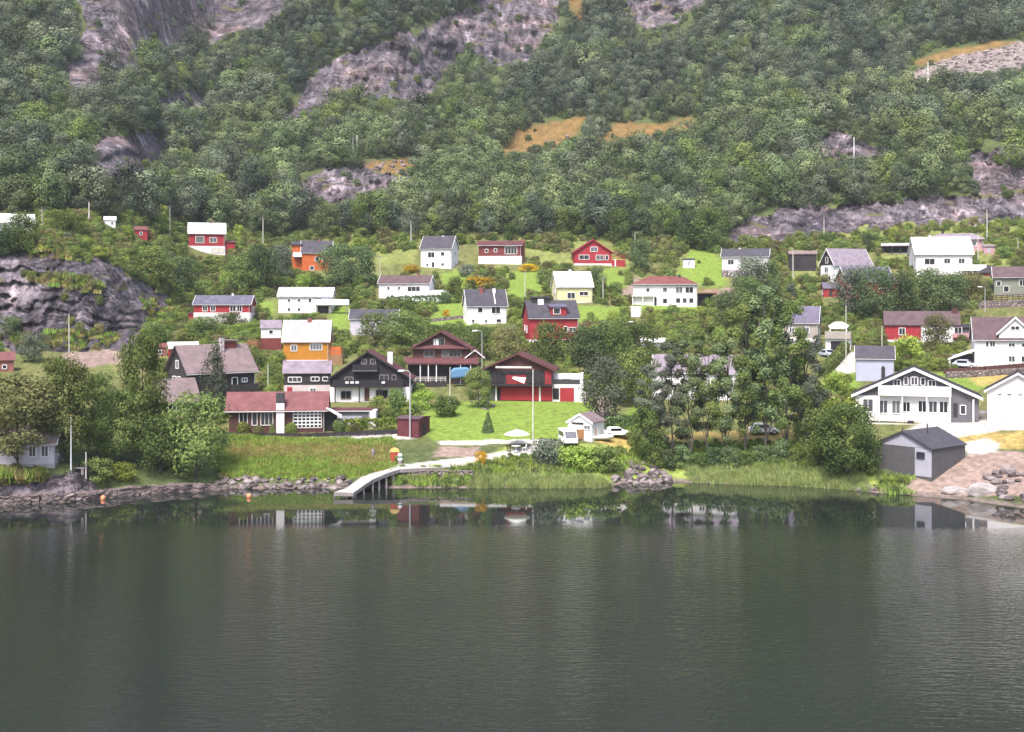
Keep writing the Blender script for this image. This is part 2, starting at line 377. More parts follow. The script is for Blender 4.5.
def build_terrain():
    nr, nc = VV.shape
    X = (UU-U0)/F*DD; Y = DD; Z = CAMH-(VV-V0)/F*DD
    # two under-water rows in front of the shore
    pre = []
    for dy, dz in ((-14, -5.0), (-3, -1.0)):
        pre.append((X[0]*(1+dy/Y[0]), Y[0]+dy, np.full(nc, dz)))
    X = np.vstack([p[0] for p in pre]+[X]); Y = np.vstack([p[1] for p in pre]+[Y]); Z = np.vstack([p[2] for p in pre]+[Z])
    Z[2] = 0.02
    nr += 2
    co = np.stack([X, Y, Z], -1).reshape(-1, 3)
    idx = np.arange(nr*nc).reshape(nr, nc)
    q = np.stack([idx[:-1, :-1], idx[:-1, 1:], idx[1:, 1:], idx[1:, :-1]], -1).reshape(-1, 4)
    me = bpy.data.meshes.new('mountain_terrain')
    me.vertices.add(len(co)); me.vertices.foreach_set('co', co.ravel())
    me.loops.add(q.size); me.loops.foreach_set('vertex_index', q.ravel().astype(np.int32))
    me.polygons.add(len(q)); me.polygons.foreach_set('loop_start', np.arange(0, q.size, 4, dtype=np.int32)); me.polygons.foreach_set('loop_total', np.full(len(q), 4, np.int32))
    me.update(calc_edges=True); me.validate()
    me.polygons.foreach_set('use_smooth', np.ones(len(q), bool))
    # what covers the ground where
    n1 = fbm(UU/9, VV/6, 4, 31)[..., None]; n2 = fbm(UU/3.5, VV/2.5, 3, 37)[..., None]
    C = np.zeros(VV.shape+(3,)); C[:] = (0.075, 0.095, 0.036)
    C *= (0.7+0.6*n1)
    vill = (np.clip((VV-225)/20, 0, 1)*np.clip((450-VV)/20, 0, 1))[..., None]
    C = C*(1-vill)+vill*(np.array((0.105, 0.135, 0.040))*(1-n1*0.9)+np.array((0.17, 0.15, 0.062))*n1*0.9)*(0.55+0.9*n2)
    def lay(polys, col, jit, amt=1.0, var=0.4, seed=60):
        nonlocal C
        m = blur(mask(polys, jit, seed), 1)[..., None]*amt
        C = C*(1-m)+m*np.array(col)*(1-var/2+var*n2)
    lay(MEADOW, (0.22, 0.275, 0.065), 4, var=0.7, seed=61)
    lay(LAWN, (0.165, 0.235, 0.042), 4, var=0.16, seed=62)
    lay(STRAW, (0.40, 0.29, 0.10), 5, 0.8, 0.6, 63)
    lay(ORANGE, (0.195, 0.120, 0.045), 11, 0.92, 0.8, 64)
    lay(SOIL, (0.26, 0.19, 0.165), 3, 1.0, 0.5, 65)
    lay(SCREE, (0.23, 0.19, 0.18), 5, 1.0, 0.8, 66)
    lay(PALE, (0.44, 0.41, 0.385), 1.2, 1.0, 0.15, 67)
    rk = np.clip(blur(rock, 1)*(1-0.8*blur(mask(MOSSY, 5, 68), 1)), 0, 1)
    lay(MOSSY, (0.22, 0.16, 0.055), 5, 0.8, 0.7, 68)
    lay(ROUGH, (0.185, 0.205, 0.062), 6, 0.9, 0.8, 69)
    band = np.clip((DBASE*0+VV - (vs_shore[None, :]-5))/3, 0, 1)[..., None]          # wet stones along the waterline
    C = C*(1-band)+band*np.array((0.17, 0.135, 0.12))*(0.6+0.8*n2)
    C = np.concatenate([C[:1], C[:1], C]); rk = np.concatenate([rk[:1], rk[:1], rk])
    a = me.color_attributes.new('cover', 'FLOAT_COLOR', 'POINT')
    rgba = np.concatenate([C.reshape(-1, 3), np.ones((nr*nc, 1))], 1).astype(np.float32); a.data.foreach_set('color', rgba.ravel())
    b = me.attributes.new('rock', 'FLOAT', 'POINT'); b.data.foreach_set('value', rk.ravel().astype(np.float32))
    m, nt, out = nodes('terrain_ground')
    bs = N(nt, 'ShaderNodeBsdfPrincipled'); bs.inputs['Roughness'].default_value = 0.95; bs.inputs['Specular IOR Level'].default_value = 0.15
    cv = N(nt, 'ShaderNodeAttribute', attribute_name='cover'); rkn = N(nt, 'ShaderNodeAttribute', attribute_name='rock')
    v1 = mapping(nt, (1, 1, 1))
    nA = N(nt, 'ShaderNodeTexNoise'); nA.inputs['Scale'].default_value = 1.3; nA.inputs['Detail'].default_value = 6; L(nt, v1, nA.inputs['Vector'])
    soilc = mul(nt, cv.outputs['Color'], ramp(nt, nA.outputs['Fac'], [(0.3, 0.62), (0.7, 1.2)]))
    # rock: vertical streaks, ledges, joints, moss
    vS = mapping(nt, (0.30, 0.30, 0.035)); st = N(nt, 'ShaderNodeTexNoise'); st.inputs['Scale'].default_value = 1.0; st.inputs['Detail'].default_value = 7; st.inputs['Roughness'].default_value = 0.7; L(nt, vS, st.inputs['Vector'])
    vB = mapping(nt, (0.05, 0.05, 0.09)); bl = N(nt, 'ShaderNodeTexNoise'); bl.inputs['Scale'].default_value = 1.0; bl.inputs['Detail'].default_value = 6; L(nt, vB, bl.inputs['Vector'])
    rc = ramp(nt, st.outputs['Fac'], [(0.28, (0.040, 0.036, 0.042)), (0.44, (0.108, 0.096, 0.110)), (0.58, (0.165, 0.147, 0.163)), (0.76, (0.38, 0.345, 0.365))])
    vW = mapping(nt, (0.16, 0.16, 0.010)); wt = N(nt, 'ShaderNodeTexNoise'); wt.inputs['Scale'].default_value = 1.0; wt.inputs['Detail'].default_value = 6; wt.inputs['Roughness'].default_value = 0.65; L(nt, vW, wt.inputs['Vector'])
    rc = mul(nt, rc, ramp(nt, wt.outputs['Fac'], [(0.34, 0.50), (0.50, 1.0), (0.60, 1.5), (0.68, 2.6)]))
    rc = mul(nt, rc, ramp(nt, bl.outputs['Fac'], [(0.3, (0.60, 0.57, 0.66)), (0.5, (0.95, 0.92, 0.95)), (0.66, (1.28, 1.08, 1.02))]))
    dn = N(nt, 'ShaderNodeTexNoise'); dn.inputs['Scale'].default_value = 0.10; dn.inputs['Detail'].default_value = 5; L(nt, v1, dn.inputs['Vector'])
    def joint(sc, amp, w0, dark):
        vC = mapping(nt, sc); ck = N(nt, 'ShaderNodeTexNoise'); ck.inputs['Scale'].default_value = 1.0; ck.inputs['Detail'].default_value = 4; ck.inputs['Roughness'].default_value = 0.6
        sw = N(nt, 'ShaderNodeVectorMath', operation='MULTIPLY_ADD'); L(nt, dn.outputs['Color'], sw.inputs[0]); sw.inputs[1].default_value = (amp, amp, amp); L(nt, vC, sw.inputs[2]); L(nt, sw.outputs[0], ck.inputs['Vector'])
        sb = N(nt, 'ShaderNodeMath', operation='SUBTRACT'); L(nt, ck.outputs['Fac'], sb.inputs[0]); sb.inputs[1].default_value = 0.5
        ab = N(nt, 'ShaderNodeMath', operation='ABSOLUTE'); L(nt, sb.outputs[0], ab.inputs[0]); return ramp(nt, ab.outputs[0], [(0.0, dark), (w0, 1.0)])
    rc = mul(nt, rc, joint((0.03, 0.03, 0.16), 1.2, 0.030, 0.25))
    rc = mul(nt, rc, joint((0.20, 0.20, 0.025), 1.5, 0.022, 0.35))
    rc = mul(nt, rc, joint((0.45, 0.45, 0.5), 0.5, 0.022, 0.45))
    vM = mapping(nt, (0.10, 0.10, 0.30)); mo = N(nt, 'ShaderNodeTexNoise'); mo.inputs['Scale'].default_value = 1.0; mo.inputs['Detail'].default_value = 6; L(nt, vM, mo.inputs['Vector'])
    mossf = ramp(nt, mo.outputs['Fac'], [(0.61, 0.0), (0.68, 1.0)])
    mm = N(nt, 'ShaderNodeMix', data_type='RGBA'); L(nt, mossf, mm.inputs[0]); L(nt, rc, mm.inputs[6]); mm.inputs[7].default_value = (0.115, 0.105, 0.045, 1)
    fx = N(nt, 'ShaderNodeMix', data_type='RGBA'); 
    edge = N(nt, 'ShaderNodeMath', operation='ADD'); L(nt, rkn.outputs['Fac'], edge.inputs[0])
    ns = N(nt, 'ShaderNodeMath', operation='MULTIPLY_ADD'); L(nt, nA.outputs['Fac'], ns.inputs[0]); ns.inputs[1].default_value = 0.8; ns.inputs[2].default_value = -0.4; L(nt, ns.outputs[0], edge.inputs[1])
    ef = ramp(nt, edge.outputs[0], [(0.35, 0.0), (0.6, 1.0)])
    L(nt, ef, fx.inputs[0]); L(nt, soilc, fx.inputs[6]); L(nt, mm.outputs[2], fx.inputs[7])
    L(nt, fx.outputs[2], bs.inputs['Base Color'])
    bp = N(nt, 'ShaderNodeBump'); bp.inputs['Distance'].default_value = 1.4; bp.inputs['Strength'].default_value = 0.8
    hsum = N(nt, 'ShaderNodeMath', operation='MULTIPLY'); L(nt, st.outputs['Fac'], hsum.inputs[0]); L(nt, rkn.outputs['Fac'], hsum.inputs[1])
    h2 = N(nt, 'ShaderNodeMath', operation='MULTIPLY_ADD'); L(nt, nA.outputs['Fac'], h2.inputs[0]); h2.inputs[1].default_value = 0.12; L(nt, hsum.outputs[0], h2.inputs[2])
    L(nt, h2.outputs[0], bp.inputs['Height']); L(nt, bp.outputs['Normal'], bs.inputs['Normal'])
    L(nt, bs.outputs[0], out.inputs['Surface'])
    me.materials.append(m)
    o = bpy.data.objects.new('terrain', me); COL.objects.link(o)
    tag(o, kind='structure'); return o
build_terrain()

# ------------------------------------------------------------------ water
def build_water():
    me = MB().add([(-300, -300, 0), (300, -300, 0), (108, 156, 0), (-104, 156, 0)], [(0, 1, 2, 3)]).mesh('fjord_water')
    m, nt, out = nodes('fjord_water')
    b = N(nt, 'ShaderNodeBsdfPrincipled'); b.inputs['Base Color'].default_value = (0.0145, 0.0185, 0.0165, 1); b.inputs['Roughness'].default_value = 0.03; b.inputs['IOR'].default_value = 1.85
    tc = N(nt, 'ShaderNodeTexCoord')
    def wav(scale, rot, det, rough=0.5):
        mp = N(nt, 'ShaderNodeMapping'); mp.inputs['Scale'].default_value = scale; mp.inputs['Rotation'].default_value = (0, 0, rot); L(nt, tc.outputs['Object'], mp.inputs['Vector'])
        n = N(nt, 'ShaderNodeTexNoise'); n.inputs['Scale'].default_value = 1; n.inputs['Detail'].default_value = det; n.inputs['Roughness'].default_value = rough
        L(nt, mp.outputs[0], n.inputs['Vector']); return n.outputs['Fac']
    w1 = wav((0.75, 2.3, 1), R(9), 2); w2 = wav((2.2, 7.0, 1), R(-12), 2)
    s = N(nt, 'ShaderNodeMath', operation='MULTIPLY_ADD'); L(nt, w2, s.inputs[0]); s.inputs[1].default_value = 0.5; L(nt, w1, s.inputs[2])
    # the wind dies towards the shore: a calm strip, its edge wavering
    sx = N(nt, 'ShaderNodeSeparateXYZ'); L(nt, tc.outputs['Object'], sx.inputs[0])
    wob = wav((0.022, 0.09, 1), 0, 3)
    yy = N(nt, 'ShaderNodeMath', operation='MULTIPLY_ADD'); L(nt, wob, yy.inputs[0]); yy.inputs[1].default_value = 16; L(nt, sx.outputs['Y'], yy.inputs[2])
    mr = N(nt, 'ShaderNodeMapRange', interpolation_type='SMOOTHSTEP'); mr.inputs['From Min'].default_value = 127; mr.inputs['From Max'].default_value = 134
    mr.inputs['To Min'].default_value = 1.0; mr.inputs['To Max'].default_value = 0.02; L(nt, yy.outputs[0], mr.inputs['Value'])
    gust = ramp(nt, wav((0.02, 0.035, 1), R(25), 3), [(0.35, 0.45), (0.65, 1.1)])
    hm = N(nt, 'ShaderNodeMath', operation='MULTIPLY'); L(nt, mr.outputs[0], hm.inputs[0]); L(nt, gust, hm.inputs[1])
    hh = N(nt, 'ShaderNodeMath', operation='MULTIPLY'); L(nt, s.outputs[0], hh.inputs[0]); L(nt, hm.outputs[0], hh.inputs[1])
    bp = N(nt, 'ShaderNodeBump'); bp.inputs['Strength'].default_value = 1.0; bp.inputs['Distance'].default_value = 0.052
    L(nt, hh.outputs[0], bp.inputs['Height']); L(nt, bp.outputs['Normal'], b.inputs['Normal'])
    L(nt, b.outputs[0], out.inputs['Surface'])
    me.materials.append(m)
    o = bpy.data.objects.new('water', me); COL.objects.link(o); tag(o, kind='structure')
build_water()
# ------------------------------------------------------------------ buildings
KEEP = []
class House:
    """a gabled house. Sizes are in picture pixels at the house's own distance (turned into metres by k); local x runs right, y away, z up"""
    def __init__(s, name, label, cat, u, v, yaw, W, d, h, r, wall, roof, base=None, hb=0, ridge='x', ov=1.4, trim='white_trim', hip=0, fr='white_trim',
                 wins=(), chim=None, gable=None, group=None, thick=0.9, drop=10, apex=0.0, keep=True, dy=0.0):
        g = ground(u, v); a = math.atan2(g.x, g.y); s.k = g.y/F; s.c = math.cos(a)
        W *= s.c; d *= s.c
        s.W, s.d, s.h, s.r, s.hb, s.fr = W, d, h, r, hb, fr
        s.e = empty(name, (g.x, g.y+dy, g.z), R(yaw)-a); tag(s.e, label, cat, group)
        if keep: KEEP.append((u-W/2-2, v-h-r*0.6, u+W/2+2, v+2))
        if base: s.mb().box(-W/2-0.25, W/2+0.25, -0.25, d+0.25, -drop, hb).build('foundation', base, s.e)
        z0 = hb if base else -drop
        b = s.mb(); lift = -0.12
        if ridge == 'x':
            if hip: b.box(-W/2, W/2, 0, d, z0, h)
            else: b.prism([(0, z0), (d, z0), (d, h), (d/2, h+r+lift), (0, h)], -W/2, W/2, 'x')
        else:
            if hip: b.box(-W/2, W/2, 0, d, z0, h)
            else: b.prism([(-W/2, z0), (W/2, z0), (W/2, h), (apex, h+r+lift), (-W/2, h)], 0, d, 'y')
        s.wallo = b.build('wall', wall, s.e)
        t = thick; q = s.mb()
        if hip:
            o = ov; zt = h-0.3
            x0, x1, y0, y1 = -W/2-o, W/2+o, -o, d+o
            if ridge == 'x': ra, rb = (-W/2+hip, d/2, h+r), (W/2-hip, d/2, h+r)
            else: ra, rb = (0, hip, h+r), (0, d-hip, h+r)
            vs = [(x0,y0,zt),(x1,y0,zt),(x1,y1,zt),(x0,y1,zt), ra, rb, (x0,y0,zt-t*0.6),(x1,y0,zt-t*0.6),(x1,y1,zt-t*0.6),(x0,y1,zt-t*0.6)]
            if ridge == 'x': fs = [(0,1,5,4),(1,2,5),(2,3,4,5),(3,0,4)]
            else: fs = [(0,1,4),(1,2,5,4),(2,3,5),(3,0,4,5)]
            q.add(vs, fs+[(0,6,7,1),(1,7,8,2),(2,8,9,3),(3,9,6,0),(6,9,8,7)])
        else:
            if ridge == 'x':
                m = r/(d/2); e = ov
                q.prism([(-e, h-m*e), (d/2, h+r), (d+e, h-m*e), (d+e, h-m*e+t), (d/2, h+r+t), (-e, h-m*e+t)], -W/2-ov, W/2+ov, 'x')
            else:
                ml = r/(W/2+apex); mr_ = r/(W/2-apex); e = ov
                q.prism([(-W/2-e, h-ml*e), (apex, h+r), (W/2+e, h-mr_*e), (W/2+e, h-mr_*e+t), (apex, h+r+t), (-W/2-e, h-ml*e+t)], -ov, d+ov, 'y')
        s.roofo = q.build('roof', roof, s.e)
        if ridge == 'x' and trim and h > 8:
            ez = h-(0.3 if hip else r/(d/2)*ov)-0.15; gr = max(0.28, 0.07/s.k)
            s.mb().tube((-W/2-ov, -ov-gr, ez), (W/2+ov, -ov-gr, ez), gr, gr, 6).build('gutter', 'galv', s.roofo)
            s.mb().tube((W/2-0.8, -0.5, 0), (W/2-0.8, -0.5, ez-0.2), gr*0.7, gr*0.7, 6).build('downpipe', 'galv', s.e)
        if trim and not hip:
            bt = s.mb(); tw = max(0.9, 0.28/s.k)
            if ridge == 'x':
                m = r/(d/2); e = ov+0.12
                for xx in (-W/2-ov-0.3, W/2+ov):
                    if len(bt.v): bt.build('bargeboard', trim, s.roofo); bt = s.mb()
                    bt.prism([(-e, h-m*e+t-tw), (d/2, h+r+t-tw), (d+e, h-m*e+t-tw), (d+e, h-m*e+t+.08), (d/2, h+r+t+.08), (-e, h-m*e+t+.08)], xx, xx+0.3, 'x')
            else:
                ml = r/(W/2+apex); mr_ = r/(W/2-apex); e = ov+0.12
                bt.prism([(-W/2-e, h-ml*e+t-tw), (apex, h+r+t-tw), (W/2+e, h-mr_*e+t-tw), (W/2+e, h-mr_*e+t+.08), (apex, h+r+t+.08), (-W/2-e, h-ml*e+t+.08)], -ov-0.3, -ov, 'y')
            bt.build('bargeboard', trim, s.roofo)
        if gable:
            gm = gable
            if ridge == 'y': s.mb().prism([(-W/2+.2, h), (W/2-.2, h), (apex, h+r-0.4)], -0.12, 0.0, 'y').build('gable_cladding', gm, s.wallo)
            else:
                for x0, x1 in ((-W/2-.12, -W/2), (W/2, W/2+.12)):
                    s.mb().prism([(0.2, h-1), (d-.2, h-1), (d-0.2, h), (d/2, h+r-0.4), (0.2, h)], x0, x1, 'x').build('gable_cladding', gm, s.wallo)
        if chim:
            for cx, cy, w_, z1, mt in (chim if isinstance(chim, list) else [chim]):
                co = s.mb().box(cx-w_/2, cx+w_/2, cy-w_/2, cy+w_/2, h-0.5, z1).build('chimney', mt, s.roofo)
                s.mb().box(cx-w_/2-.25, cx+w_/2+.25, cy-w_/2-.25, cy+w_/2+.25, z1, z1+.45).build('chimney_cap', 'dark_metal', s.roofo)
        for w_ in wins: s.win(*w_)
    def mb(s): return MB(s.k)
    def win(s, face, x, z, w, hh, n=1, kind='w', off=0.0, mat=None):
        """a window (or door) centred at x, sill z on a face F / L / R; n panes side by side"""
        p = 0.10/s.k+off if kind == 'w' else 0.06/s.k+off
        bar = min(max(0.38, 0.12/s.k), 0.18*min(w, hh))
        def put(b, x0, x1, z0, z1, p0, p1):
            if face == 'F': b.box(x0, x1, -p1, -p0, z0, z1)
            elif face == 'L': b.box(-s.W/2-p1, -s.W/2-p0, s.d/2-x1, s.d/2-x0, z0, z1)
            else: b.box(s.W/2+p0, s.W/2+p1, s.d/2+x0, s.d/2+x1, z0, z1)
        x0, x1, z1 = x-w/2, x+w/2, z+hh
        if kind == 'd':
            b = s.mb(); put(b, x0, x1, z, z1, off-0.05, p); return b.build('door', mat or 'brown_wall', s.e)
        b = s.mb()
        put(b, x0-bar*.5, x0+bar*.5, z, z1, off-.05, p); put(b, x1-bar*.5, x1+bar*.5, z, z1, off-.05, p)
        put(b, x0+bar*.5, x1-bar*.5, z-bar*.5, z+bar*.5, off-.05, p); put(b, x0+bar*.5, x1-bar*.5, z1-bar*.5, z1+bar*.5, off-.05, p)
        for i in range(1, n):
            q = x0+(x1-x0)*i/n; put(b, q-bar*.3, q+bar*.3, z+bar*.5, z1-bar*.5, off-.05, p*0.97)
        f = b.build('window', s.fr, s.e)
        g = s.mb(); put(g, x0+bar*.4, x1-bar*.4, z+bar*.4, z1-bar*.4, off-.04, p*0.35+off*0.65); g.build('pane', mat or 'glass', f)
        return f
    def box(s, name, mat, x0, x1, y0, y1, z0, z1, parent=None):
        return s.mb().box(x0, x1, y0, y1, z0, z1).build(name, mat, parent or s.e)
    def rail(s, mat, x0, x1, y0, y1, z, hgt, solid=False, name='railing'):
        """railing round the front and both ends of a deck"""
        b = s.mb(); t = 0.35
        if solid:
            b.box(x0, x1, y0, y0+t, z, z+hgt); b.box(x0, x0+t, y0+t, y1, z, z+hgt); b.box(x1-t, x1, y0+t, y1, z, z+hgt)
        else:
            for zz in (z+hgt*0.35, z+hgt*0.68, z+hgt-0.3): b.box(x0, x1, y0, y0+t*.7, zz, zz+0.45)
            for zz in (z+hgt*0.35, z+hgt*0.68, z+hgt-0.3):
                b.box(x0, x0+t*.7, y0+t*.7, y1, zz, zz+0.45); b.box(x1-t*.7, x1, y0+t*.7, y1, zz, zz+0.45)
            n = max(2, int((x1-x0)/5))
            for i in range(n+1):
                x = x0+(x1-x0-t)*i/n; b.box(x, x+t, y0-.05, y0+t, z, z+hgt+.05)
        return b.build(name, mat, s.e)
    def posts(s, mat, xs, y, z0, z1, t=0.8):
        for x in xs: s.box('post', mat, x-t/2, x+t/2, y, y+t, z0, z1)
    def shed_roof(s, mat, x0, x1, y0, y1, zf, zb, t=0.8, name='lower_roof'):
        """single pitch roof, height zf at the front edge and zb at the back"""
        return s.mb().prism([(y0, zf), (y1, zb), (y1, zb+t), (y0, zf+t)], x0, x1, 'x').build(name, mat, s.e)

H = House
# --- far left on the knoll
h = H('white_house','long white house at the far left edge with white roof above the rock knoll','house',14,232,5,40,18,10,8,'white_wall','white_roof',
      wins=[('F',-8,3,4,4),('F',4,3,4,4),('F',13,3,4,4)], chim=(4,9,2,19,'brick'))
h = H('small_hut','tiny white hut with pale roof standing on top of the rock knoll','hut',110,226,0,11,9,6,3,'white_wall','white_roof',ov=.6,wins=[('F',2,2,2,2.5)])
h.box('deck','brown_wall',-12,-5.5,-2,6,-2,0.4)
h = H('red_shed','small red shed half hidden by shrubs on the rock knoll','shed',141,238,0,13,9,8,3,'bright_red_wall','red_roof',ov=.6,trim=None,wins=[('F',0,3,2.5,3)])
# --- red house with white roof
h = H('red_house','red house with bright white roof on a white basement, topmost of the left side','house',207,253,0,36,22,20,10,'bright_red_wall','white_roof','plaster',7,ov=1,
      wins=[('F',-7,10,8,6.5,1),('F',6,10.5,7,5,2),('F',-5,1.5,3,2.5),('R',0,10,3,4)], chim=(4,11,2.2,33,'brick'))
h.box('porch','bright_red_wall',h.W/2,h.W/2+10,3,14,-8,11); h.shed_roof('red_roof',h.W/2-.2,h.W/2+11,2,15,11,12.5,.7)
h.box('basement_door','pale_wood',4,16,-.5,-.24,0,5.5)
# --- orange house
h = H('orange_house','orange house with dark slate roof and a lower orange wing on its left','house',317,270,0,30,20,18,11,'orange_wall','slate_roof',None,0,ov=1,
      wins=[('F',0,9,4,4),('F',-5,0,4,4,1),('F',7,9,3,3.5)], chim=(2,10,2.2,32,'brick'))
h.box('side_wing','orange_wall',-h.W/2-10,-h.W/2-.1,5,17,-8,25); h.shed_roof('slate_roof',-h.W/2-11,-h.W/2+.6,3.5,18.5,25,28.5,.8)
h.shed_roof('white_roof',-h.W/2-9,-h.W/2-.2,-1,4.6,13,17,.7,'porch_roof')
# --- red house white basement
h = H('red_house','long low red house with slate blue roof over a white basement beside the cliff','house',222,323,-14,58,24,19,8,'bright_red_wall','blue_roof','plaster',10.5,ov=1.2,
      wins=[('F',-17,12,5,5,2),('F',-9,12,5,5,2),('F',11,11.5,6,6,2),('F',17.5,11.5,5,6,2),('F',-12,4,3,3.5),('F',8,4,2.5,3.5),('R',-3,11.5,4,5),('R',4,11.5,3,5)], chim=(8,12,2,30,'white_trim'))
h.box('side_shed','bright_red_wall',-h.W/2-14,-h.W/2-.1,4,16,-10,9); h.shed_roof('redbrown_roof',-h.W/2-15,-h.W/2+.5,3,17,9,12,.7)
# --- white L house with deck
h = H('white_house','white two storey house with an open deck on posts at its right end','house',305,313,-10,54,22,17,8,'white_wall','pale_roof',None,0,ov=1.2,
      wins=[('F',-16,11,3,3),('F',-6,11,3,3),('F',5,10.5,3,4),('F',13,10.5,7,4.5,2),('F',-16,2,3,3),('F',-6,2,3,3)])
h.box('deck','white_trim',h.W/2-16,h.W/2+18,-7,-.1,8,9.2); h.rail('white_trim',h.W/2-16,h.W/2+18,-7,0,9.2,4.5,True); h.posts('grey_wood',[h.W/2-14,h.W/2,h.W/2+16],-6,-6,8)
h.box('garage_door','dark_wall',h.W/2-14,h.W/2-3,-.5,-.05,-1,7)
# --- low white house, brown roof
h = H('white_house','low white house with brown tiled roof and a walled terrace at its right','house',404,299,-14,52,22,16,7,'white_wall','brown_roof',None,0,ov=1.2,
      wins=[('F',-16,9,2.5,3.5),('F',-5,9,3,3.5),('F',10,7.5,13,5,3),('F',-12,1.5,3,2.5),('F',2,1.5,3,2.5)], chim=(12,11,2.4,26,'brick'))
h.box('terrace','white_wall',h.W/2-16,h.W/2+20,-6,-.1,-5,4.2); h.rail('white_trim',h.W/2-16,h.W/2+20,-6,0,4.2,3,False)
h.box('end_wing','white_wall',h.W/2+.1,h.W/2+14,3,15,4.1,9); 
# --- white house behind hedge
h = H('white_house','pale lilac white house with dark roof half hidden behind green trees','house',374,335,-4,48,18,17,8,'lilac_wall','slate_roof',None,0,ov=1.2,
      wins=[('F',-10,9,4,4),('F',4,9,4,4),('F',14,9,4,4),('F',-8,1,4,4)])
# --- tall white house
h = H('white_house','tall narrow white house with dark slate roof below the forest edge','house',436,268,-18,32,24,20,12,'white_wall','slate_roof',None,0,ov=1,
      wins=[('F',-5,10.5,7,5.5,2),('F',7,12,4,4),('F',-3,0.5,3,5.5),('F',7,2,3,3),('F',-9,2,2.5,2.5),('R',0,13,3,4),('R',2,3,3,3)], chim=(4,12,2.2,33,'white_trim'))
# --- brown upper storey house
h = H('brown_house','red brown house over a white ground floor with a tall four part window','house',500,264,-6,43,22,19,4,'redbrown_wall','redbrown_roof','plaster',8,ov=1.4,trim='redbrown_wall',
      wins=[('F',-13.5,11.5,3,3.5),('F',-4.5,12,3,3.5),('F',11,10,12,7.5,4),('F',-13,2.5,4,3.5),('F',12,2.5,4,3.5),('R',0,11,4,4)])
h.box('chimney','brick',h.W/2-1,h.W/2+2.5,8,12,-6,25)
h = H('white_house','white house with slate roof and white roof ladder, behind the yellow flowering bush','house',487,324,10,40,26,19,15,'white_wall','slate_roof',None,0,ov=1.2,
      wins=[('F',-7,11.5,5,5),('F',9,10.5,9,6.5,2),('F',-1,1.5,3,3),('F',12,1.5,5,3.5),('F',-14,1.5,3,3),('L',0,11,4,6),('L',0,2,4,4)], chim=[(-4,11,4,37,'brick'),(9,11,3,36,'white_trim')])
h.mb().prism([(-.5,20),(0,20),(12.6,34.8),(12.1,34.8)],8,9,'x').build('roof_ladder','white_trim',h.roofo)
# --- red gable house
h = H('red_house','red house with its wide gable towards the water, just below the forest','house',593,265,8,37,26,13,12,'bright_red_wall','red_roof','plaster',1.5,'y',ov=1.6,trim='bright_red_wall',
      wins=[('F',1,13.5,7,4.5,2),('F',-9,5.5,10,4.5,2),('F',7,5,8,5,2),('F',14,5,3,5)])
h.box('balcony','bright_red_wall',h.W/2,h.W/2+14,0,16,-8,5); h.rail('bright_red_wall',h.W/2,h.W/2+14,0,16,5,5,False); h.shed_roof('red_roof',h.W/2-.5,h.W/2+8,-1,16,11,13,.7)
h.posts('white_trim',[h.W/2+4],-.5,-4,6,1.2)
# --- cream house
h = H('cream_house','cream yellow house with a plain white roof','house',575,303,14,36,26,17,14,'cream_wall','white_roof','plaster',1,ov=1.2,
      wins=[('F',-4,4.5,8,6,2),('F',9,7.5,9,4,2),('L',0,9,6,6,2),('L',0,1.5,4,4)], chim=(-2,13,2.5,34,'white_trim'))
# --- red house with dormer
h = H('red_house','red house with slate roof, dormer and dark flat topped box on its ridge','house',554,341,14,50,30,24,16,'bright_red_wall','slate_roof','plaster',1.5,ov=1.5,trim='dark_wall',
      wins=[('F',-4,9.5,7,5.5,2),('F',12,8.5,4,6),('F',19,9.5,7,4,2),('L',3,8,4,7),('L',-6,10,3,6)])
db = h.box('dormer','bright_red_wall',-3,13,0.6,12,23,34); h.shed_roof('blue_roof',-4.5,14.5,-1,16,33.6,37,.9,'dormer_roof'); h.win('F',3,27,7,6,1,'w',-.4)
h.box('roof_box','dark_wall',-20,-2,12,18,36,43); h.box('roof_box_top','slate_roof',-21,-1,11,19,43,44.5); h.box('chimney','plaster',-14,-8,10.5,11.8,36,42)
h.box('basement_door','dark_wall',-4,1,-.6,-.3,-6,1.2)
# --- red hip roof house
h = H('white_house','long white two storey house with red hipped roof','house',665,306,-2,64,28,22,8,'white_wall','brick_roof',None,0,ov=2.2,hip=15,
      wins=[('F',-17,14,3.5,4),('F',0,14,4.5,4.5),('F',14,13,7,6,2),('F',24,13,8,6,2),('F',0,2.5,4.5,5),('F',13,3,4.5,5),('F',19.5,3,4.5,5),('F',26,3,4.5,5)], chim=(14,12,2.4,31,'dark_metal'))
h.box('basement_terrace','white_trim',-33,-9,-4,-.1,9.6,10.8); h.posts('white_trim',[-32,-22,-11],-3.6,-3,9.6); h.win('F',-9.8,0.5,3,8,1,'d',0,'dark_wall')
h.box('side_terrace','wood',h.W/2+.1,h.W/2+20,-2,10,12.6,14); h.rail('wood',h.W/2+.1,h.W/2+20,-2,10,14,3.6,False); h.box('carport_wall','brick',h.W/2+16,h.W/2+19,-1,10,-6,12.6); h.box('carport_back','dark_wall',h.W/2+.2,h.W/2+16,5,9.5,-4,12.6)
h.box('stairs','wood',-h.W/2-12,-h.W/2-.2,0,6,-7,8)
h = H('small_shed','little white flat roofed shed alone on the steep bright lawn','shed',689,268,4,11.5,8,8,1,'white_wall','slate_roof',ov=.3,trim=None,wins=[('F',0,3,2,4,1,'d',0,'pale_grey_wall')])
h = H('water_tank','small white block on the slope below the house with red hipped roof','tank',636,317,2,10,8,8.5,1,'plaster','white_roof',ov=.3,trim=None)
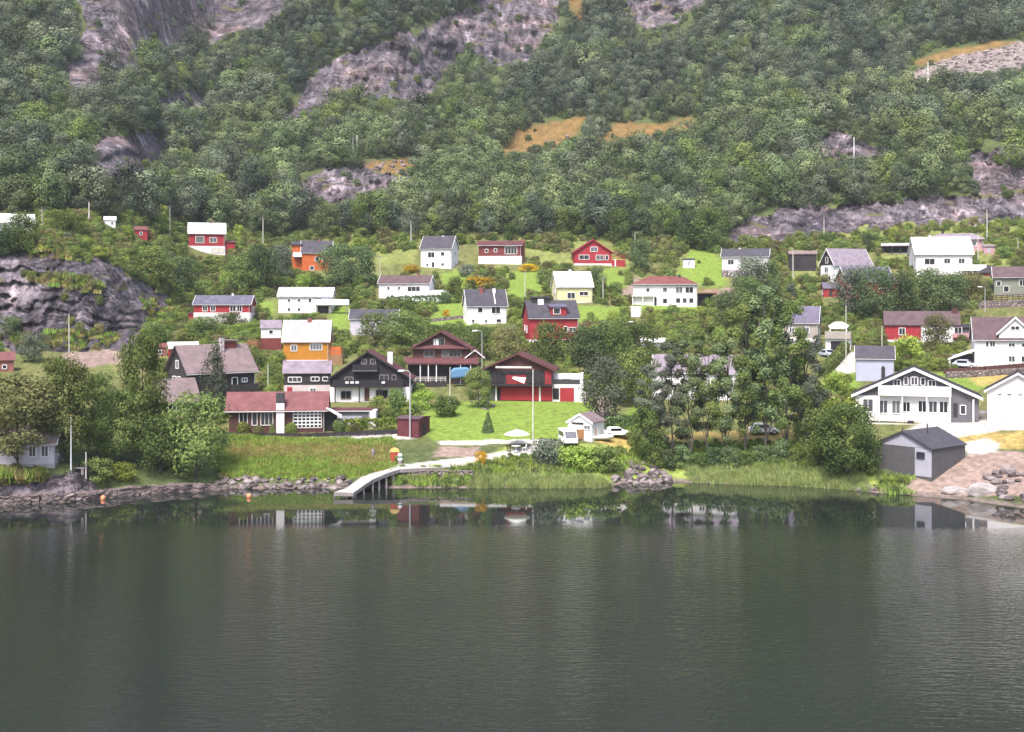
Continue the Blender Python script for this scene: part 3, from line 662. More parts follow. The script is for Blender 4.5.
# --- white house, slate roof on the right of the small shed
h = H('white_house','white house with slate roof over a grey stone basement right of the little white shed','house',745,278,-4,46,22,22,7,'white_wall','slate_roof','garden_stone',8,ov=1.4,
      wins=[('F',-14,13.5,6,5,2),('F',11,13,14,5,3),('F',-14,3,4,4),('F',0,3,3,3)], chim=(-6,11,2.4,31,'pink_plaster'))
h.box('balcony','white_trim',4,23,-5,-.1,11,12.2); h.rail('white_trim',4,23,-5,0,12.2,4,True); h.posts('white_trim',[5,13,22],-4.6,-5,11)
h.box('cellar_shed','brown_wall',-9,-1,-7,-1,-8,0); h.box('cellar_roof','white_roof',-10,0,-8,-.6,0.05,1)
# --- lilac roof house with left gable
h = H('white_house','white house with lilac grey roof and a dark clad left gable','house',853,281,34,44,26,17,15,'white_wall','lilac_roof',None,0,ov=1.6,gable='dark_wall',
      wins=[('F',-13,10,6,4.5,2),('F',-2,9.5,4,5.5),('F',9,10,10,4.5,3),('L',-1,18,4,6,1,'w',.15),('L',-2,9,6,5,2),('L',4,1,4,4)], chim=(6,13,2,33,'white_trim'))
h = H('red_house','red house with grey purple roof below the house with the lilac roof','house',870,297,28,52,24,17,13,'bright_red_wall','violet_roof',None,0,ov=1.6,
      wins=[('F',-16,7,4,4),('F',12,8,5,5,2),('F',20,6,4,6),('L',0,7,4,5),('L',0,17,3,4)])
h.box('side_wing','bright_red_wall',h.W/2+.1,h.W/2+16,-6,14,-8,13); h.shed_roof('brown_roof',h.W/2-1,h.W/2+17,-7.5,16,13,19,.8); h.posts('white_trim',[h.W/2+2,h.W/2+8],-6.6,-8,9,1.5)
h = H('red_shed','little red shed with purple roof left of the grey purple roofed red house','shed',831,297,12,15,12,9,5,'bright_red_wall','violet_roof',ov=1,trim=None,wins=[('L',0,2,4,5),('F',0,1,3,6,1,'d',0,'dark_wall')])
h = H('dark_shed','dark brown plank shed standing behind a grey pole near the lilac roof house','shed',803,271,6,27,14,17,2.5,'dark_wall','pinkgrey_roof',ov=1,trim=None,wins=[('F',-5,4,5,9,1,'d',0,'black_wall')])
h = H('open_carport','long low open carport with a pale roof in the bright grass','carport',896,254,0,26,12,0.5,0.4,'concrete','concrete',ov=.2,trim=None,thick=.2)
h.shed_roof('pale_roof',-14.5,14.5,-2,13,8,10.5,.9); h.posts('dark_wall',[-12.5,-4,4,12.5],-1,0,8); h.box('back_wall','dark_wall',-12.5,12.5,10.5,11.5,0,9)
h = H('white_house','large white house with a bright white roof at the upper right','house',944,275,14,58,32,22,16,'white_wall','white_roof',None,0,ov=1.6,
      wins=[('F',-14,10.5,10,6,2),('F',3,11.5,6,5,2),('F',17,11.5,6,5,2),('F',-16,1,6,4,2),('L',0,11,5,6),('L',0,1.5,4,4),('L',0,23,3,4)], chim=(-10,16,2.5,41,'white_trim'))
h.box('balcony','white_trim',h.W/2-13,h.W/2+12,-6,-.1,4,5.2); h.rail('white_trim',h.W/2-13,h.W/2+12,-6,3,5.2,5,True); h.posts('white_trim',[h.W/2-12,h.W/2-1,h.W/2+11],-5.6,-8,4)
h = H('pink_house','pink washed house with lilac hipped roof behind the large white house','house',956,250,4,54,20,11,6,'pink_wall','lilac_roof',ov=2,hip=10,
      wins=[('F',10,4,4,4.5),('F',17,4,4,4.5),('F',-10,4,4,4)], chim=(-12,10,2.4,19,'dark_metal'))
h = H('small_shed','small pink shed with lilac flat roof right of the pink washed house','shed',989,254,4,11,8,7.5,1,'pink_wall','lilac_roof',ov=.9,trim=None,wins=[('F',0,1,3,5,1,'d',0,'pale_grey_wall')])
h = H('brown_house','grey green house with brown roof at the right edge behind a wooden fence','house',1016,296,4,44,22,20,9,'greenish_wall','brown_roof',ov=1.8,
      wins=[('F',-9,4,5,6),('F',6,10,6,6,2),('F',-16,10,4,5)])
h = H('dark_shed','dark roofed red shed left of the grey green house at the right edge','shed',982,276,-12,20,12,4,6,'redbrown_wall','dark_roof',ov=1.2,trim=None,wins=[('F',0,0,3,3.6,1,'d',0,'dark_wall')])
# --- purple roof house left of the drive
h = H('beige_house','beige house with violet roof and a white corner left of the steep drive','house',800,346,-6,36,24,24,15,'beige_wall','violet_roof','plaster',8,ov=1.2,
      wins=[('F',-8,13,5,5,2),('F',6,13,6,6,2),('F',-2,2,5,5),('R',0,12,4,5),('F',-14,2,4,5)])
# --- garage with balcony
h = H('garage','small white garage with a railed balcony above its open door','garage',838,351,-4,25,20,12,0.5,'white_wall','concrete',ov=.2,trim=None,thick=.3)
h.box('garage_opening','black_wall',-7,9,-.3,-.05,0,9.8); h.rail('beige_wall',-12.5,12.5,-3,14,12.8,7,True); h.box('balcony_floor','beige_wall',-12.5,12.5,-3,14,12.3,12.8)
h.mb().prism([(-8,22),(8,22),(10,25),(4,29),(-4,29),(-10,25)],4,14,'y').build('canopy','white_trim',h.e); h.posts('white_trim',[-8,8],4.5,12.8,22.2,1); h.box('garden_chairs','dark_wall',-6,7,6,8,13,19)
# --- pale blue garage
h = H('garage','pale blue grey boarded garage with slate roof behind the white chalet','garage',875,381,2,38,24,23,11,'blue_grey_wall','slate_roof',ov=1.2,
      wins=[])
h.mb().prism([(6,0.5),(9.6,0.5),(9.6,13),(8.7,15),(6.9,15),(6,13)],-.5,-.05,'y').build('door','dark_wall',h.e)
# --- long red house
h = H('red_house','long red house with brown roof and a white windowed right end','house',922,342,4,74,24,18,12,'bright_red_wall','brown_roof','plaster',2,ov=1.6,trim=None,
      wins=[('F',-19,7,6,7,2),('F',34,8,7,7,2)], chim=[(2,12,2,33,'dark_metal'),(32,12,6,34,'brown_wall')])
h.box('end_wall','plaster',-1,30,-.5,-.05,2,17); h.win('F',8,7,6,6,2,'w',.4); h.win('F',20,7,6,6,2,'w',.4)
h.box('balcony','bright_red_wall',29,48,-6,-.1,4,5.2); h.rail('pink_wall',29,48,-6,1,5.2,4,True); h.box('end_wing','grey_wall',h.W/2,h.W/2+10,2,16,-10,14); h.shed_roof('dark_roof',h.W/2-1,h.W/2+12,0,18,14,17,.8)
# --- big white house right
h = H('white_house','big white house with brown roof and a front gable at the right edge','house',1016,366,8,84,34,28,20,'white_wall','brown_roof',None,0,ov=2,
      wins=[('F',-22,19,5,5.5,2),('F',-27,19,2.5,5),('F',-4,19,6,4,2),('F',-4,4,6,6,2),('F',8,4,6,6,2),('F',8,19,6,4,2)])
h.mb().prism([(-16,28),(14,28),(14,34),(-1,48),(-16,34)],-1.2,14,'y').build('front_gable','white_wall',h.e)
h.mb().prism([(-18.5,31),(-1,48),(16.5,31),(16.5,32.4),(-1,49.6),(-18.5,32.4)],-3,16,'y').build('gable_roof','brown_roof',h.e)
h.mb().prism([(-18.8,30.4),(-1,47.4),(16.8,30.4),(16.8,32.5),(-1,49.7),(-18.8,32.5)],-3.4,-3,'y').build('bargeboard','white_trim',h.e)
h.win('F',-1,36,8,4,2,'w',1.3)
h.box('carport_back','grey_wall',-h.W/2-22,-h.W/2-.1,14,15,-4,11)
h.mb().prism([(-h.W/2-26,5),(-h.W/2-.2,14.5),(-h.W/2-.2,16),(-h.W/2-26,6.6)],-2,16,'y').build('carport_roof','white_trim',h.e); h.posts('white_trim',[-h.W/2-24],-1,-6,6,2)
# --- white chalet
h = H('white_chalet','wide white chalet with its long gable and full width balcony towards the water','chalet',916,422,0,124,56,26,27,'grey_wall','dark_roof',None,0,'y',ov=3.5,trim=None,thick=1.6,apex=-2,
      wins=[('F',-18,36,6.5,6,2,'w'),('F',-9.5,37,4,7.5),('F',-1.5,37,6.5,8,2),('F',6.5,37,4,7.5),('F',15,36,7,6,2)])
W=h.W; ml=27/(W/2-2); mr_=27/(W/2+2)
h.mb().prism([(-W/2-3.6,26-ml*3.6-1.2),(-2,52),(W/2+3.6,26-mr_*3.6-1.2),(W/2+3.6,26-mr_*3.6+1.7),(-2,54.8),(-W/2-3.6,26-ml*3.6+1.7)],-4.4,-3.5,'y').build('bargeboard','white_trim',h.roofo)
h.mb().prism([(-W/2+1,0),(32,0),(32,25.4),(-W/2+1,25.4)],-.9,-.02,'y').build('facade','white_wall',h.wallo)
for x in (-46,): h.win('F',x,9,10,13,2,'w',.9,)
for x in (-31,-19): h.win('F',x,8,8,13,2,'w',.9)
for x in (-9,): h.win('F',x,10,7,10,2,'w',.9)
for x in (6,16,26): h.win('F',x,10,8,11.5,2,'w',.9)
h.box('balcony_floor','white_trim',-36,33,-7,-1,26.2,27.4); bal=h.rail('white_wall',-36,33,-7.1,0,27.4,9,True); h.posts('white_trim',[-35,-13,10,32],-6.6,0,26.2,1.2)
h.win('F',37,6,4,14,1,'d',0,'dark_wall'); h.win('F',44,9,5,9,1,'w',0)
h.posts('white_trim',[53.5],-3,0,24,1.5); h.box('porch_step','pale_concrete',33,60,-6,-.1,-3,0.3)
h.box('terrace_wall','plaster',-50,30,-12,-11,-10,-1); h.box('terrace_floor','pale_concrete',-50,30,-11,-1,-10,-3); h.box('garden_table','dark_wall',-8,-2,-9,-7,-3,2)
h.posts('white_trim',[-58],-1.4,0,24,1.2)
h = H('white_garage','white double garage with white edged dark roof at right edge','garage',1018,421,0,62,48,30,17,'white_wall','dark_roof',None,0,'y',ov=3,trim='white_trim',thick=1.4,
      wins=[('F',-17,25.5,4,1.5),('F',-8,25.5,4,1.5),('F',2,25.5,4,1.5)])
h.box('garage_door','white_trim',-23,10,-.5,-.05,0,22)
h = H('white_house','white house with lilac roof half hidden behind the tall waterside grove','house',694,400,-4,84,34,28,16,'white_wall','lilac_roof','plaster',3,ov=1.6,
      wins=[('F',-26,15,6,6,2),('F',-10,15,6,6,2),('F',8,15,6,6,2),('F',26,15,6,6,2),('F',-18,4,6,6,2),('F',18,4,8,7,2)], chim=(6,14,3,46,'white_trim'))
# --- grey boathouse
h = H('boathouse','grey plank boathouse with dark roof and a pale corner panel by the water','boathouse',903,474,-32,66,66,28,14.5,'boat_wall','slate_roof',None,0,'y',ov=1.6,trim='dark_metal',gable='pale_grey_wall',drop=4,
      wins=[])
h.mb().prism([(h.W/2-18,0),(h.W/2+.15,0),(h.W/2+.15,27.6),(h.W/2-18,27.6)],-.3,-.02,'y').build('corner_panel','pale_grey_wall',h.wallo)
h.fr='dark_metal'; h.win('F',h.W/2-11.5,17.5,8,6,1,'w',.3); h.box('vent_pipe','dark_metal',-.4,.4,-1.2,-.2,40,46); h.box('flue','dark_metal',8,9,30,31,38,49)
# --- ochre house
h = H('ochre_house','ochre yellow house with a pale lilac roof and white window groups','house',306,364,-8,46,26,24,19,'ochre_wall','pale_roof','plaster',4,ov=1.4,
      wins=[('F',-12,13,6,6,2),('F',10,14,12,6,4),('R',0,12,5,5,2)], chim=(2,13,4,46,'brick'))
h.box('terrace','wood',h.W/2,h.W/2+14,-4,10,-8,9); h.rail('wood',h.W/2,h.W/2+14,-4,10,9,5,False)
h.box('terrace_wall','orange_wall',h.W/2,h.W/2+12,2,8,9,17)
h = H('small_annex','small white annex with lilac roof attached left of the ochre house','annex',271,350,0,20,20,22,7,'white_wall','lilac_roof','redbrown_wall',12,ov=1,trim=None,wins=[('F',0,16,4,4)])
# --- dark house below ochre
h = H('dark_house','dark low house with lilac roof and pinkish basement below the ochre house','house',307,396,-4,46,22,24,10,'dark_wall','lilac_roof','pink_plaster',11,ov=1.8,trim=None,
      wins=[('F',-12,14,13,5,3),('F',8,15,8,4,2),('F',18,15,5,4),('F',-17,1,5,8,1,'d',.3,'bright_red_wall'),('F',6,2,6,6,2,'w',.3)])
# --- black chalet
h = H('black_chalet','large black timber chalet with two balconies and a white chimney','chalet',370,402,-6,80,44,24,26,'black_wall','redbrown_roof','plaster',15,'y',ov=3,trim='dark_wall',thick=1.2,apex=-2,fr='grey_wood',
      wins=[('F',-24,3,10,8,2,'w',.3),('F',12,3,12,9,2,'w',.3),('F',-21,19,8,6,2),('F',14,20,9,7,2),('F',24,22,4,5),('F',-6,38,5,5,2),('F',3,38,5,5,2)], chim=(19,14,5,50,'plaster'))
h.win('F',-12,1,11,12,1,'d',.3,'white_trim'); h.win('F',-3,1,5,13,1,'d',.3,'brown_wall')
h.box('balcony_floor','black_wall',-36,34,-7,-.1,15.2,16.4); h.rail('black_wall',-36,34,-7,0,16.4,6,True)
h.box('upper_balcony','grey_wall',-17,8,-6,-.1,31,32); h.rail('black_wall',-17,8,-6,0,32,6,True); h.posts('dark_wall',[-34,-10,10,32],-6.6,0,15.2,1.2)
for x in (-22,-17,-12,14): h.box('flower_box','white_trim',x-1.6,x+1.6,-7.8,-7.05,19,21)
h = H('brown_chalet','dark brown chalet with stepped red brown roofs above the blue cover','chalet',441,384,-4,56,40,36,16,'brown_wall','redbrown_roof',None,0,'y',ov=4,trim='redbrown_roof',thick=1.3,fr='grey_wood',
      wins=[('F',-1,37,9,9,2),('F',-12,27,10,7,2),('F',4,27,6,7),('F',14,27,12,7,3)])
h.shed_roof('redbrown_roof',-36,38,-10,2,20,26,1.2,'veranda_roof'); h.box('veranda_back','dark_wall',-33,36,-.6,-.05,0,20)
h.posts('white_trim',[-20,-12,-4,20,30],-9,0,20,.9); h.shed_roof('redbrown_roof',-28,28,-4,1,35,39,1.0,'skirt_roof')
h.win('F',-5,39,5,6,1,'d',.1,'white_trim')
h.box('lower_terrace','dark_wall',-34,6,-16,-10,-16,3); h.rail('pale_wood',-34,6,-16,-10,3,5,False); h.box('end_wing','brown_wall',28,40,2,26,-8,20)
h.mb().prism([(24,26),(34,34),(44,26),(44,27.2),(34,35.4),(24,27.2)],-2,16,'y').build('side_gable','redbrown_roof',h.e); h.mb().prism([(26,26),(34,32.6),(42,26)],0,15,'y').build('side_gable_wall','brown_wall',h.e)
h.mb().prism([(24,25.4),(34,33.4),(44,25.4),(44,26.6),(34,34.6),(24,26.6)],-2.5,-2,'y').build('bargeboard','white_trim',h.e)
h = H('red_brown_house','red brown house with a wide dark gable and full width balcony above the bright lawn','house',518,401,-6,68,40,32,15,'redbrown_wall','redbrown_roof','redbrown_wall',14,'y',ov=4.5,trim='redbrown_roof',thick=1.3,fr='dark_wall',gable='brown_wall',
      wins=[('F',-28,18,6,11,1),('F',-19,18,6,11,1),('F',14,18,8,10,2),('F',24,18,4,11)])
h.box('balcony_shade_panel','dark_wall',-33.5,33.5,-.09,-.01,16.7,31.5); h.box('red_panel','bright_red_wall',-12,8,-.5,-.1,17,26); h.box('red_panel','bright_red_wall',27,33.4,-.5,-.1,17,31)  # dark sheet paints the balcony's shade onto the upper storey wall
h.box('lower_facade','bright_red_wall',-20,34,-.5,-.28,1,14); h.posts('white_trim',[-33,-22,22],-1.2,0,14.6,1.6)
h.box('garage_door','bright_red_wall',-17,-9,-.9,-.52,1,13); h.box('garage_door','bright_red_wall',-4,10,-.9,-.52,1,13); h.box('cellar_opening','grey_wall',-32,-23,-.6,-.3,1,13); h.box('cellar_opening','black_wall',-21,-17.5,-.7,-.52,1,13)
h.box('balcony_floor','dark_wall',-36,36,-8,-.1,15.4,16.6); h.rail('dark_wall',-36,36,-8,0,16.6,6.5,False); h.posts('dark_wall',[-35,-18,0,18,35],-7.8,15.5,31,.8)
h.mb().prism([(-22,33),(14,33),(14,35),(-22,35)],-5,-4.5,'y').build('gable_beam','pale_wood',h.e)
h.mb().prism([(-5,23),(7,18),(9,24),(-4,25)],-9,-8.1,'y').build('awning','white_trim',h.e)
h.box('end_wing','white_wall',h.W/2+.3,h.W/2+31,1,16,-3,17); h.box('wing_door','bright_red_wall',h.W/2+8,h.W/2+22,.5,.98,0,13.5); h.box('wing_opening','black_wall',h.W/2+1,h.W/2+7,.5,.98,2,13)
h.box('roof_terrace','white_trim',h.W/2+.4,h.W/2+29,14,15.9,17.1,27); h.box('terrace_rail','dark_metal',h.W/2+.4,h.W/2+28,.9,1.2,17.1,22); h.box('terrace_end','white_wall',h.W/2+28.5,h.W/2+31,1,15.8,17.1,28)
h.box('terrace_cushions','blue_cloth',h.W/2+10,h.W/2+19,6,8,17.1,22)
o=h.box('end_stairs','concrete',h.W/2+31.1,h.W/2+34,-2,8,-8,10)
# --- dark house with lilac roof, left
h = H('dark_house','dark plank house with pinkish lilac roof behind the slim feathery tree','house',222,402,28,76,46,32,24,'dark_wall','pinkgrey_roof','dark_wall',10,ov=3,trim='dark_wall',thick=1.2,
      wins=[('F',14,16,6,8,1),('F',25,19,6,4,2),('F',20,2,6,6,2),('L',4,18,7,8,1),('L',-6,18,7,8,1),('L',0,34,6,8,2)], chim=(8,16,4,64,'pink_plaster'))
h.box('roof_dormer','redbrown_wall',12,26,18,30,48,60); h.box('dormer_roof','pinkgrey_roof',11,28,16.5,31,60,61.4)
h.box('balcony','dark_wall',10,h.W/2,-7,-.1,10,11.2); h.rail('dark_wall',10,h.W/2,-7,0,11.2,6,True)
h = H('low_garage','low garage with a broad pinkish brown roof left of the dark plank house','garage',180,412,20,40,34,12,20,'dark_wall','pinkgrey_roof',ov=2.5,trim=None,wins=[('F',-8,2,8,7,2)])
h = H('red_house','small red house with pale lilac roof behind the dark plank house','house',184,365,6,28,20,17,5,'bright_red_wall','white_roof',ov=1.6,trim=None,wins=[('F',6,8,4,5)])
# --- long red roof house
h = H('long_house','long low brown house with red roof, wide white chimney and gridded window','house',277,433,-5,96,36,25,14,'brown_wall','red_roof',None,0,ov=4,trim='red_roof',thick=1.2,fr='pale_wood',
      wins=[('F',-33,8,8,14,2),('F',-22,8,5,14),('F',-10,8,12,14,3)])
h.box('wide_chimney','white_wall',-.5,7.5,-3.8,-.2,-2,30); h.box('chimney_top','dark_metal',-.5,7.5,-3.8,4,30.1,40)
f = h.win('F',30,5,28,17,1,'w'); b = h.mb()
for i in range(1,7): b.box(16.6+28*i/7-.45,16.6+28*i/7+.45,-1.3,-.5,5.6,21.4)
for i in range(1,5): b.box(16.6,43.4,-1.25,-.45,5+17*i/5-.5,5+17*i/5+.5)
b.build('lattice','white_trim',f)
h.mb().prism([(h.W/2+2,24),(h.W/2+17,15),(h.W/2+17,16.5),(h.W/2+2,25.5)],-6,10,'y').build('porch_canopy','white_trim',h.e); h.box('porch_wall','black_wall',h.W/2+.2,h.W/2+12,4,10,-2,20)
h = H('low_garage','flat red roofed garage with a white end wall beside the gridded window','garage',348,428,-6,44,24,17,1,'grey_wall','redbrown_roof',ov=1,trim='red_roof',thick=1.6)
h.box('end_wall','white_wall',h.W/2+.1,h.W/2+6,-3,22,-4,17); h.box('garage_opening','pale_grey_wall',-18,14,-.4,-.05,1,12); h.box('stored_things','dark_wall',8,18,-3,-.5,0,10)
# --- shore left
h = H('grey_house','small lilac grey house on the shore half hidden by the yellowish olive tree','house',20,466,-16,72,34,24,14,'lilac_wall','pinkgrey_roof','concrete',2,ov=3,
      wins=[('F',-22,9,8,9,2),('F',12,9,7,11,2),('F',24,9,7,11,2),('R',0,8,6,8)])
h = H('maroon_shed','flat roofed maroon plank shed beside the tall curved street lamp','shed',408,437,-26,24,26,18,1.5,'maroon_wall','brown_roof',ov=1.2,trim=None,wins=[('R',0,2,8,11,1,'d',0,'dark_wall')])
h = H('white_hut','little white gabled hut with a purple brown roof right of the bright lawn','hut',580,440,-26,27,28,18,8,'white_wall','pinkgrey_roof',ov=1.4,ridge='y',
      wins=[('F',8,11,7,4,2)])
h.box('door_lintel','dark_wall',-9,4,-.4,-.05,15.5,17.5)
# --- red bits of houses behind trees
h = H('red_house','red house end with red roof showing at the left edge under the cliff','house',-2,372,0,32,20,12,7,'brick','red_roof',ov=1.4,trim=None,wins=[('F',6,3,4,4)])
h = H('red_shed','small brick red shed below the cliff right of the tallest light green tree','shed',160,356,0,14,10,9,3,'brick','brick_roof',ov=1,trim=None,wins=[('F',0,2,3,4)])
h = H('small_shed','small grey roofed hut under the street lamp behind the hipped roof house trees','shed',653,347,0,24,12,5,3,'pale_grey_wall','white_roof',ov=1,trim=None,wins=[('F',0,1,4,3)])

# ------------------------------------------------------------------ walls and fences
def wall_strip(name, label, cat, pts, hpx, tm, mat, sink=0.8, rough=0.0):
    P_ = [ground(*p) for p in pts]; o0 = P_[0].copy(); b = MB(); k = P_[0].y/F; h = hpx*k
    for a, c in zip(P_[:-1], P_[1:]):
        a, c = a-o0, c-o0; per = Vector((c.y-a.y, a.x-c.x, 0)).normalized()*tm/2
        vs = [a-per, c-per, c+per, a+per]
        b.add([(p.x, p.y, p.z-sink) for p in vs]+[(p.x, p.y, p.z+h) for p in vs], [(0,3,2,1),(4,5,6,7),(0,1,5,4),(1,2,6,5),(2,3,7,6),(3,0,4,7)])
    o = b.build(name, mat); o.location = o0
    if rough:
        sd = o.modifiers.new('cut', 'SUBSURF'); sd.subdivision_type = 'SIMPLE'; sd.levels = sd.render_levels = 5
        tx = bpy.data.textures.new('rough_stone', 'CLOUDS'); tx.noise_scale = 1.3; tx.noise_depth = 4
        dm = o.modifiers.new('rough', 'DISPLACE'); dm.texture = tx; dm.strength = rough; dm.texture_coords = 'GLOBAL'
    return tag(o, label, cat)
def fence(label, pts, hpx, mat, boards=True, n=8, dense=False):
    P_ = [ground(*p) for p in pts]; e = empty('fence', P_[0]); tag(e, label, 'fence'); k = P_[0].y/F; h = hpx*k
    for a, c in zip(P_[:-1], P_[1:]):
        a, c = a-P_[0], c-P_[0]; per = Vector((c.y-a.y, a.x-c.x, 0)).normalized()*0.04
        b = MB()
        for z in ((0.15, 0.95),) if boards else ((0.32, 0.42), (0.62, 0.72), (0.9, 1.0)):
            b.add([tuple(p+Vector((0,0,zz))) for zz in (h*z[0], h*z[1]) for p in (a-per, c-per, c+per, a+per)], [(0,3,2,1),(4,5,6,7),(0,1,5,4),(1,2,6,5),(2,3,7,6),(3,0,4,7)])
        b.build('rail_panel', mat, e)
        for i in range(n+1):
            p = a.lerp(c, i/n); MB().box(p.x-.06, p.x+.06, p.y-.1, p.y+.1, p.z-.5, p.z+h*1.03).build('post', mat, e)
    return e
wall_strip('quay_wall','long pinkish stone quay wall along the water at the left shore','quay wall',[(-40,504),(0,503),(40,501),(90,498),(150,491.5),(219,489.5)],7,1.2,'quay_stone',1.6,0.9)
wall_strip('garden_wall','reddish wall on the slope left of the red house with the dormer','wall',[(494,336),(526,334)],6,0.4,'brick')
wall_strip('garden_wall','reddish wall on the slope right of the red house with the dormer','wall',[(582,330),(608,328)],6,0.4,'brick')
wall_strip('retaining_wall','rough stone retaining wall under the big white house at the right edge','wall',[(946,378),(985,376),(1060,372)],6,0.8,'garden_stone')
wall_strip('retaining_wall','grey stone retaining wall under the red house with the dormer','wall',[(530,354),(560,356),(600,354)],7,0.6,'garden_stone')
wall_strip('retaining_wall','dark grey retaining wall below the brown house at the right edge','wall',[(950,310),(985,308),(1060,306)],7,0.6,'garden_stone')
wall_strip('retaining_wall','long low brown retaining wall left of the white house with slate roof','wall',[(428,322),(466,318)],3,0.5,'garden_stone')
wall_strip('garden_wall','low pale garden wall edging the bright lawn above the soil bed','wall',[(440,444),(490,443),(545,442)],2.2,0.4,'pale_concrete')
fence('dark low fence along the road in front of the long red roofed house',[(226,437),(300,438.5),(400,434)],5,'dark_wall',True,12)
fence('red brown railing on the terrace in front of the big white house',[(944,374),(985,371),(1024,368)],5,'brown_wall',True,8)
fence('orange brown wooden fence panel in front of the little white hut',[(577,441),(596,440)],12,'fence_wood',True,3)
fence('wooden fence in front of the grey green house at the right edge',[(985,303),(1024,301)],7,'brown_wall',False,7)
fence('slatted brown fence below the tall lamp at the right, under the dark trees',[(930,350),(962,352)],5,'dark_wall',False,6)

# ------------------------------------------------------------------ poles and lamps
def pole(label, u, v, top, kind='utility', rpx=0.9, mat='pale_wood'):
    g = ground(u, v); k = g.y/F; hh = (v-top)*k; r = max(0.09, rpx*k*0.5)
    nm = {'utility': 'utility_pole', 'lamp': 'street_lamp', 'flag': 'flagpole', 'plain': 'wooden_pole'}[kind]
    cat = {'utility': 'utility pole', 'lamp': 'street lamp', 'flag': 'flagpole', 'plain': 'pole'}[kind]
    e = empty(nm, g); tag(e, label, cat, {'utility': 'utility poles round the village', 'lamp': 'street lamps of the village', 'plain': 'bare poles round the village'}.get(kind)); az = -math.atan2(g.x, g.y)
    if kind == 'lamp':
        MB().tube((0,0,-.6),(0,0,hh-.25),r,r*.62,8).build('pole','galv',e)
        b = MB(); pts=[(0,0,hh-.3),(-.12,-.05,hh-.05),(-.5,-.1,hh+.06),(-1.0,-.2,hh+.05)]
        for a, c in zip(pts[:-1],pts[1:]): b.tube(a,c,r*.5,r*.45,6)
        b.build('lamp_arm','galv',e)
        hd = MB().prism([(-1.7,hh-.02),(-.8,hh-.02),(-.75,hh+.16),(-1.5,hh+.18)],-.36,-.04,'y').build('lamp_head','white_paint',e); MB().box(-1.6,-.95,-.32,-.08,hh-.08,hh-.021).build('lamp_glass','lamp_glass',hd)
    else:
        m_ = 'white_paint' if kind == 'flag' else mat
        MB().tube((0,0,-.6),(0,0,hh),r,r*.7,8).build('pole',m_,e)
        if kind == 'utility':
            x, y = math.cos(az)*0.8, math.sin(az)*0.8
            MB().tube((-x,-y-.12,hh-.5),(x,y-.12,hh-.5),.055,.055,6).build('crossarm','grey_wood',e)
            for t in (-.9,0,.9): MB().lathe([(.05,hh-.45),(.09,hh-.38),(.06,hh-.3),(.08,hh-.22),(.02,hh-.16)],x*t,y*t-.12,8).build('insulator','dark_metal',e)
        if kind == 'flag': MB().lathe([(.02,hh),(.14,hh+.08),(.14,hh+.16),(.02,hh+.24)],0,0,8).build('finial','yellow_paint',e)
    return e
for a in [
 ('tall grey street lamp with curved head beside the maroon shed',410,438,371,'lamp',1.7),
 ('slim grey street lamp left of the red brown balcony house',482,388,331,'lamp',1.0),
 ('tall bare wooden pole standing at the front edge of the bright lawn',533,445,369,'plain',1.1),
 ('grey pole standing between the black chalet and the blue cover',450,408,367,'plain',1.1),
 ('white flagpole without a flag on the left quay',71,470,416,'flag',1.3),
 ('white pole standing in front of the left rock cliff',69,352,314,'plain',1.1),
 ('thin pole behind the long red roof',268,396,365,'plain',0.8),
 ('utility pole on the knoll behind the far left white house, left of the two',42,234,207,'utility',0.9),
 ('thick white pole on the rock knoll beside the tiny white hut',89,226,202,'plain',1.4),
 ('utility pole in the trees left of the red house with white roof',170,238,205,'utility',0.9),
 ('utility pole on the slope between the white roofed red house and the orange house',263,243,217,'utility',1.0),
 ('utility pole left of the tall narrow white house',411,247,221,'utility',1.0),
 ('utility pole beside the left end of the low white house with brown roof',380,284,255,'utility',0.9),
 ('utility pole standing right of the white house with slate roof',525,302,270,'utility',0.9),
 ('utility pole between the cream house and the house with red hipped roof',603,304,276,'utility',0.9),
 ('utility pole right of the red gabled house below the forest',635,256,232,'utility',0.8),
 ('utility pole at the forest edge above the red brown upper storey house',538,238,222,'utility',0.8),
 ('slim street lamp in the trees below the house with red hipped roof',637,350,322,'lamp',0.8),
 ('utility pole in front of the dark brown plank shed',793,278,248,'utility',1.0),
 ('utility pole in the grass above the house with lilac roof',824,246,216,'utility',0.9),
 ('slim grey pole beside the drive to the small garage',846,366,305,'plain',0.9),
 ('short pale pole on the roof side of the pale blue garage',882,350,326,'plain',0.9),
 ('tall white pole behind the small pink shed',987,242,210,'plain',1.0),
 ('utility pole right of the balcony of the large white roofed house',978,266,232,'utility',0.9),
 ('utility pole in the bright grass near the right edge',1018,256,238,'utility',0.8),
 ('street lamp behind the big white house at the right edge',985,312,287,'lamp',0.9),
 ('lone white pole high in the forest on the right',854,172,137,'plain',1.1,'white_paint'),
 ('lone white pole beside the rocky scree at upper right',928,86,62,'plain',1.0,'white_paint'),
 ('left one of two white poles in the forest above the small cliff',353,165,134,'plain',1.0,'white_paint'),
 ('right one of two white poles in the forest above the small cliff',357,163,135,'plain',1.0,'white_paint'),
 ('white pole in the forest above the white roofed red house',235,184,161,'plain',0.9,'white_paint'),
 ('thin pole on the upper slope left of the two forest poles',326,142,122,'plain',0.6),
 ('thin pole beside the house with red hipped roof, in the tree tops',748,302,280,'plain',0.7),
 ('grey post on the quay beside the small flat topped bench',86,478,452,'plain',1.6),
]: pole(*a)

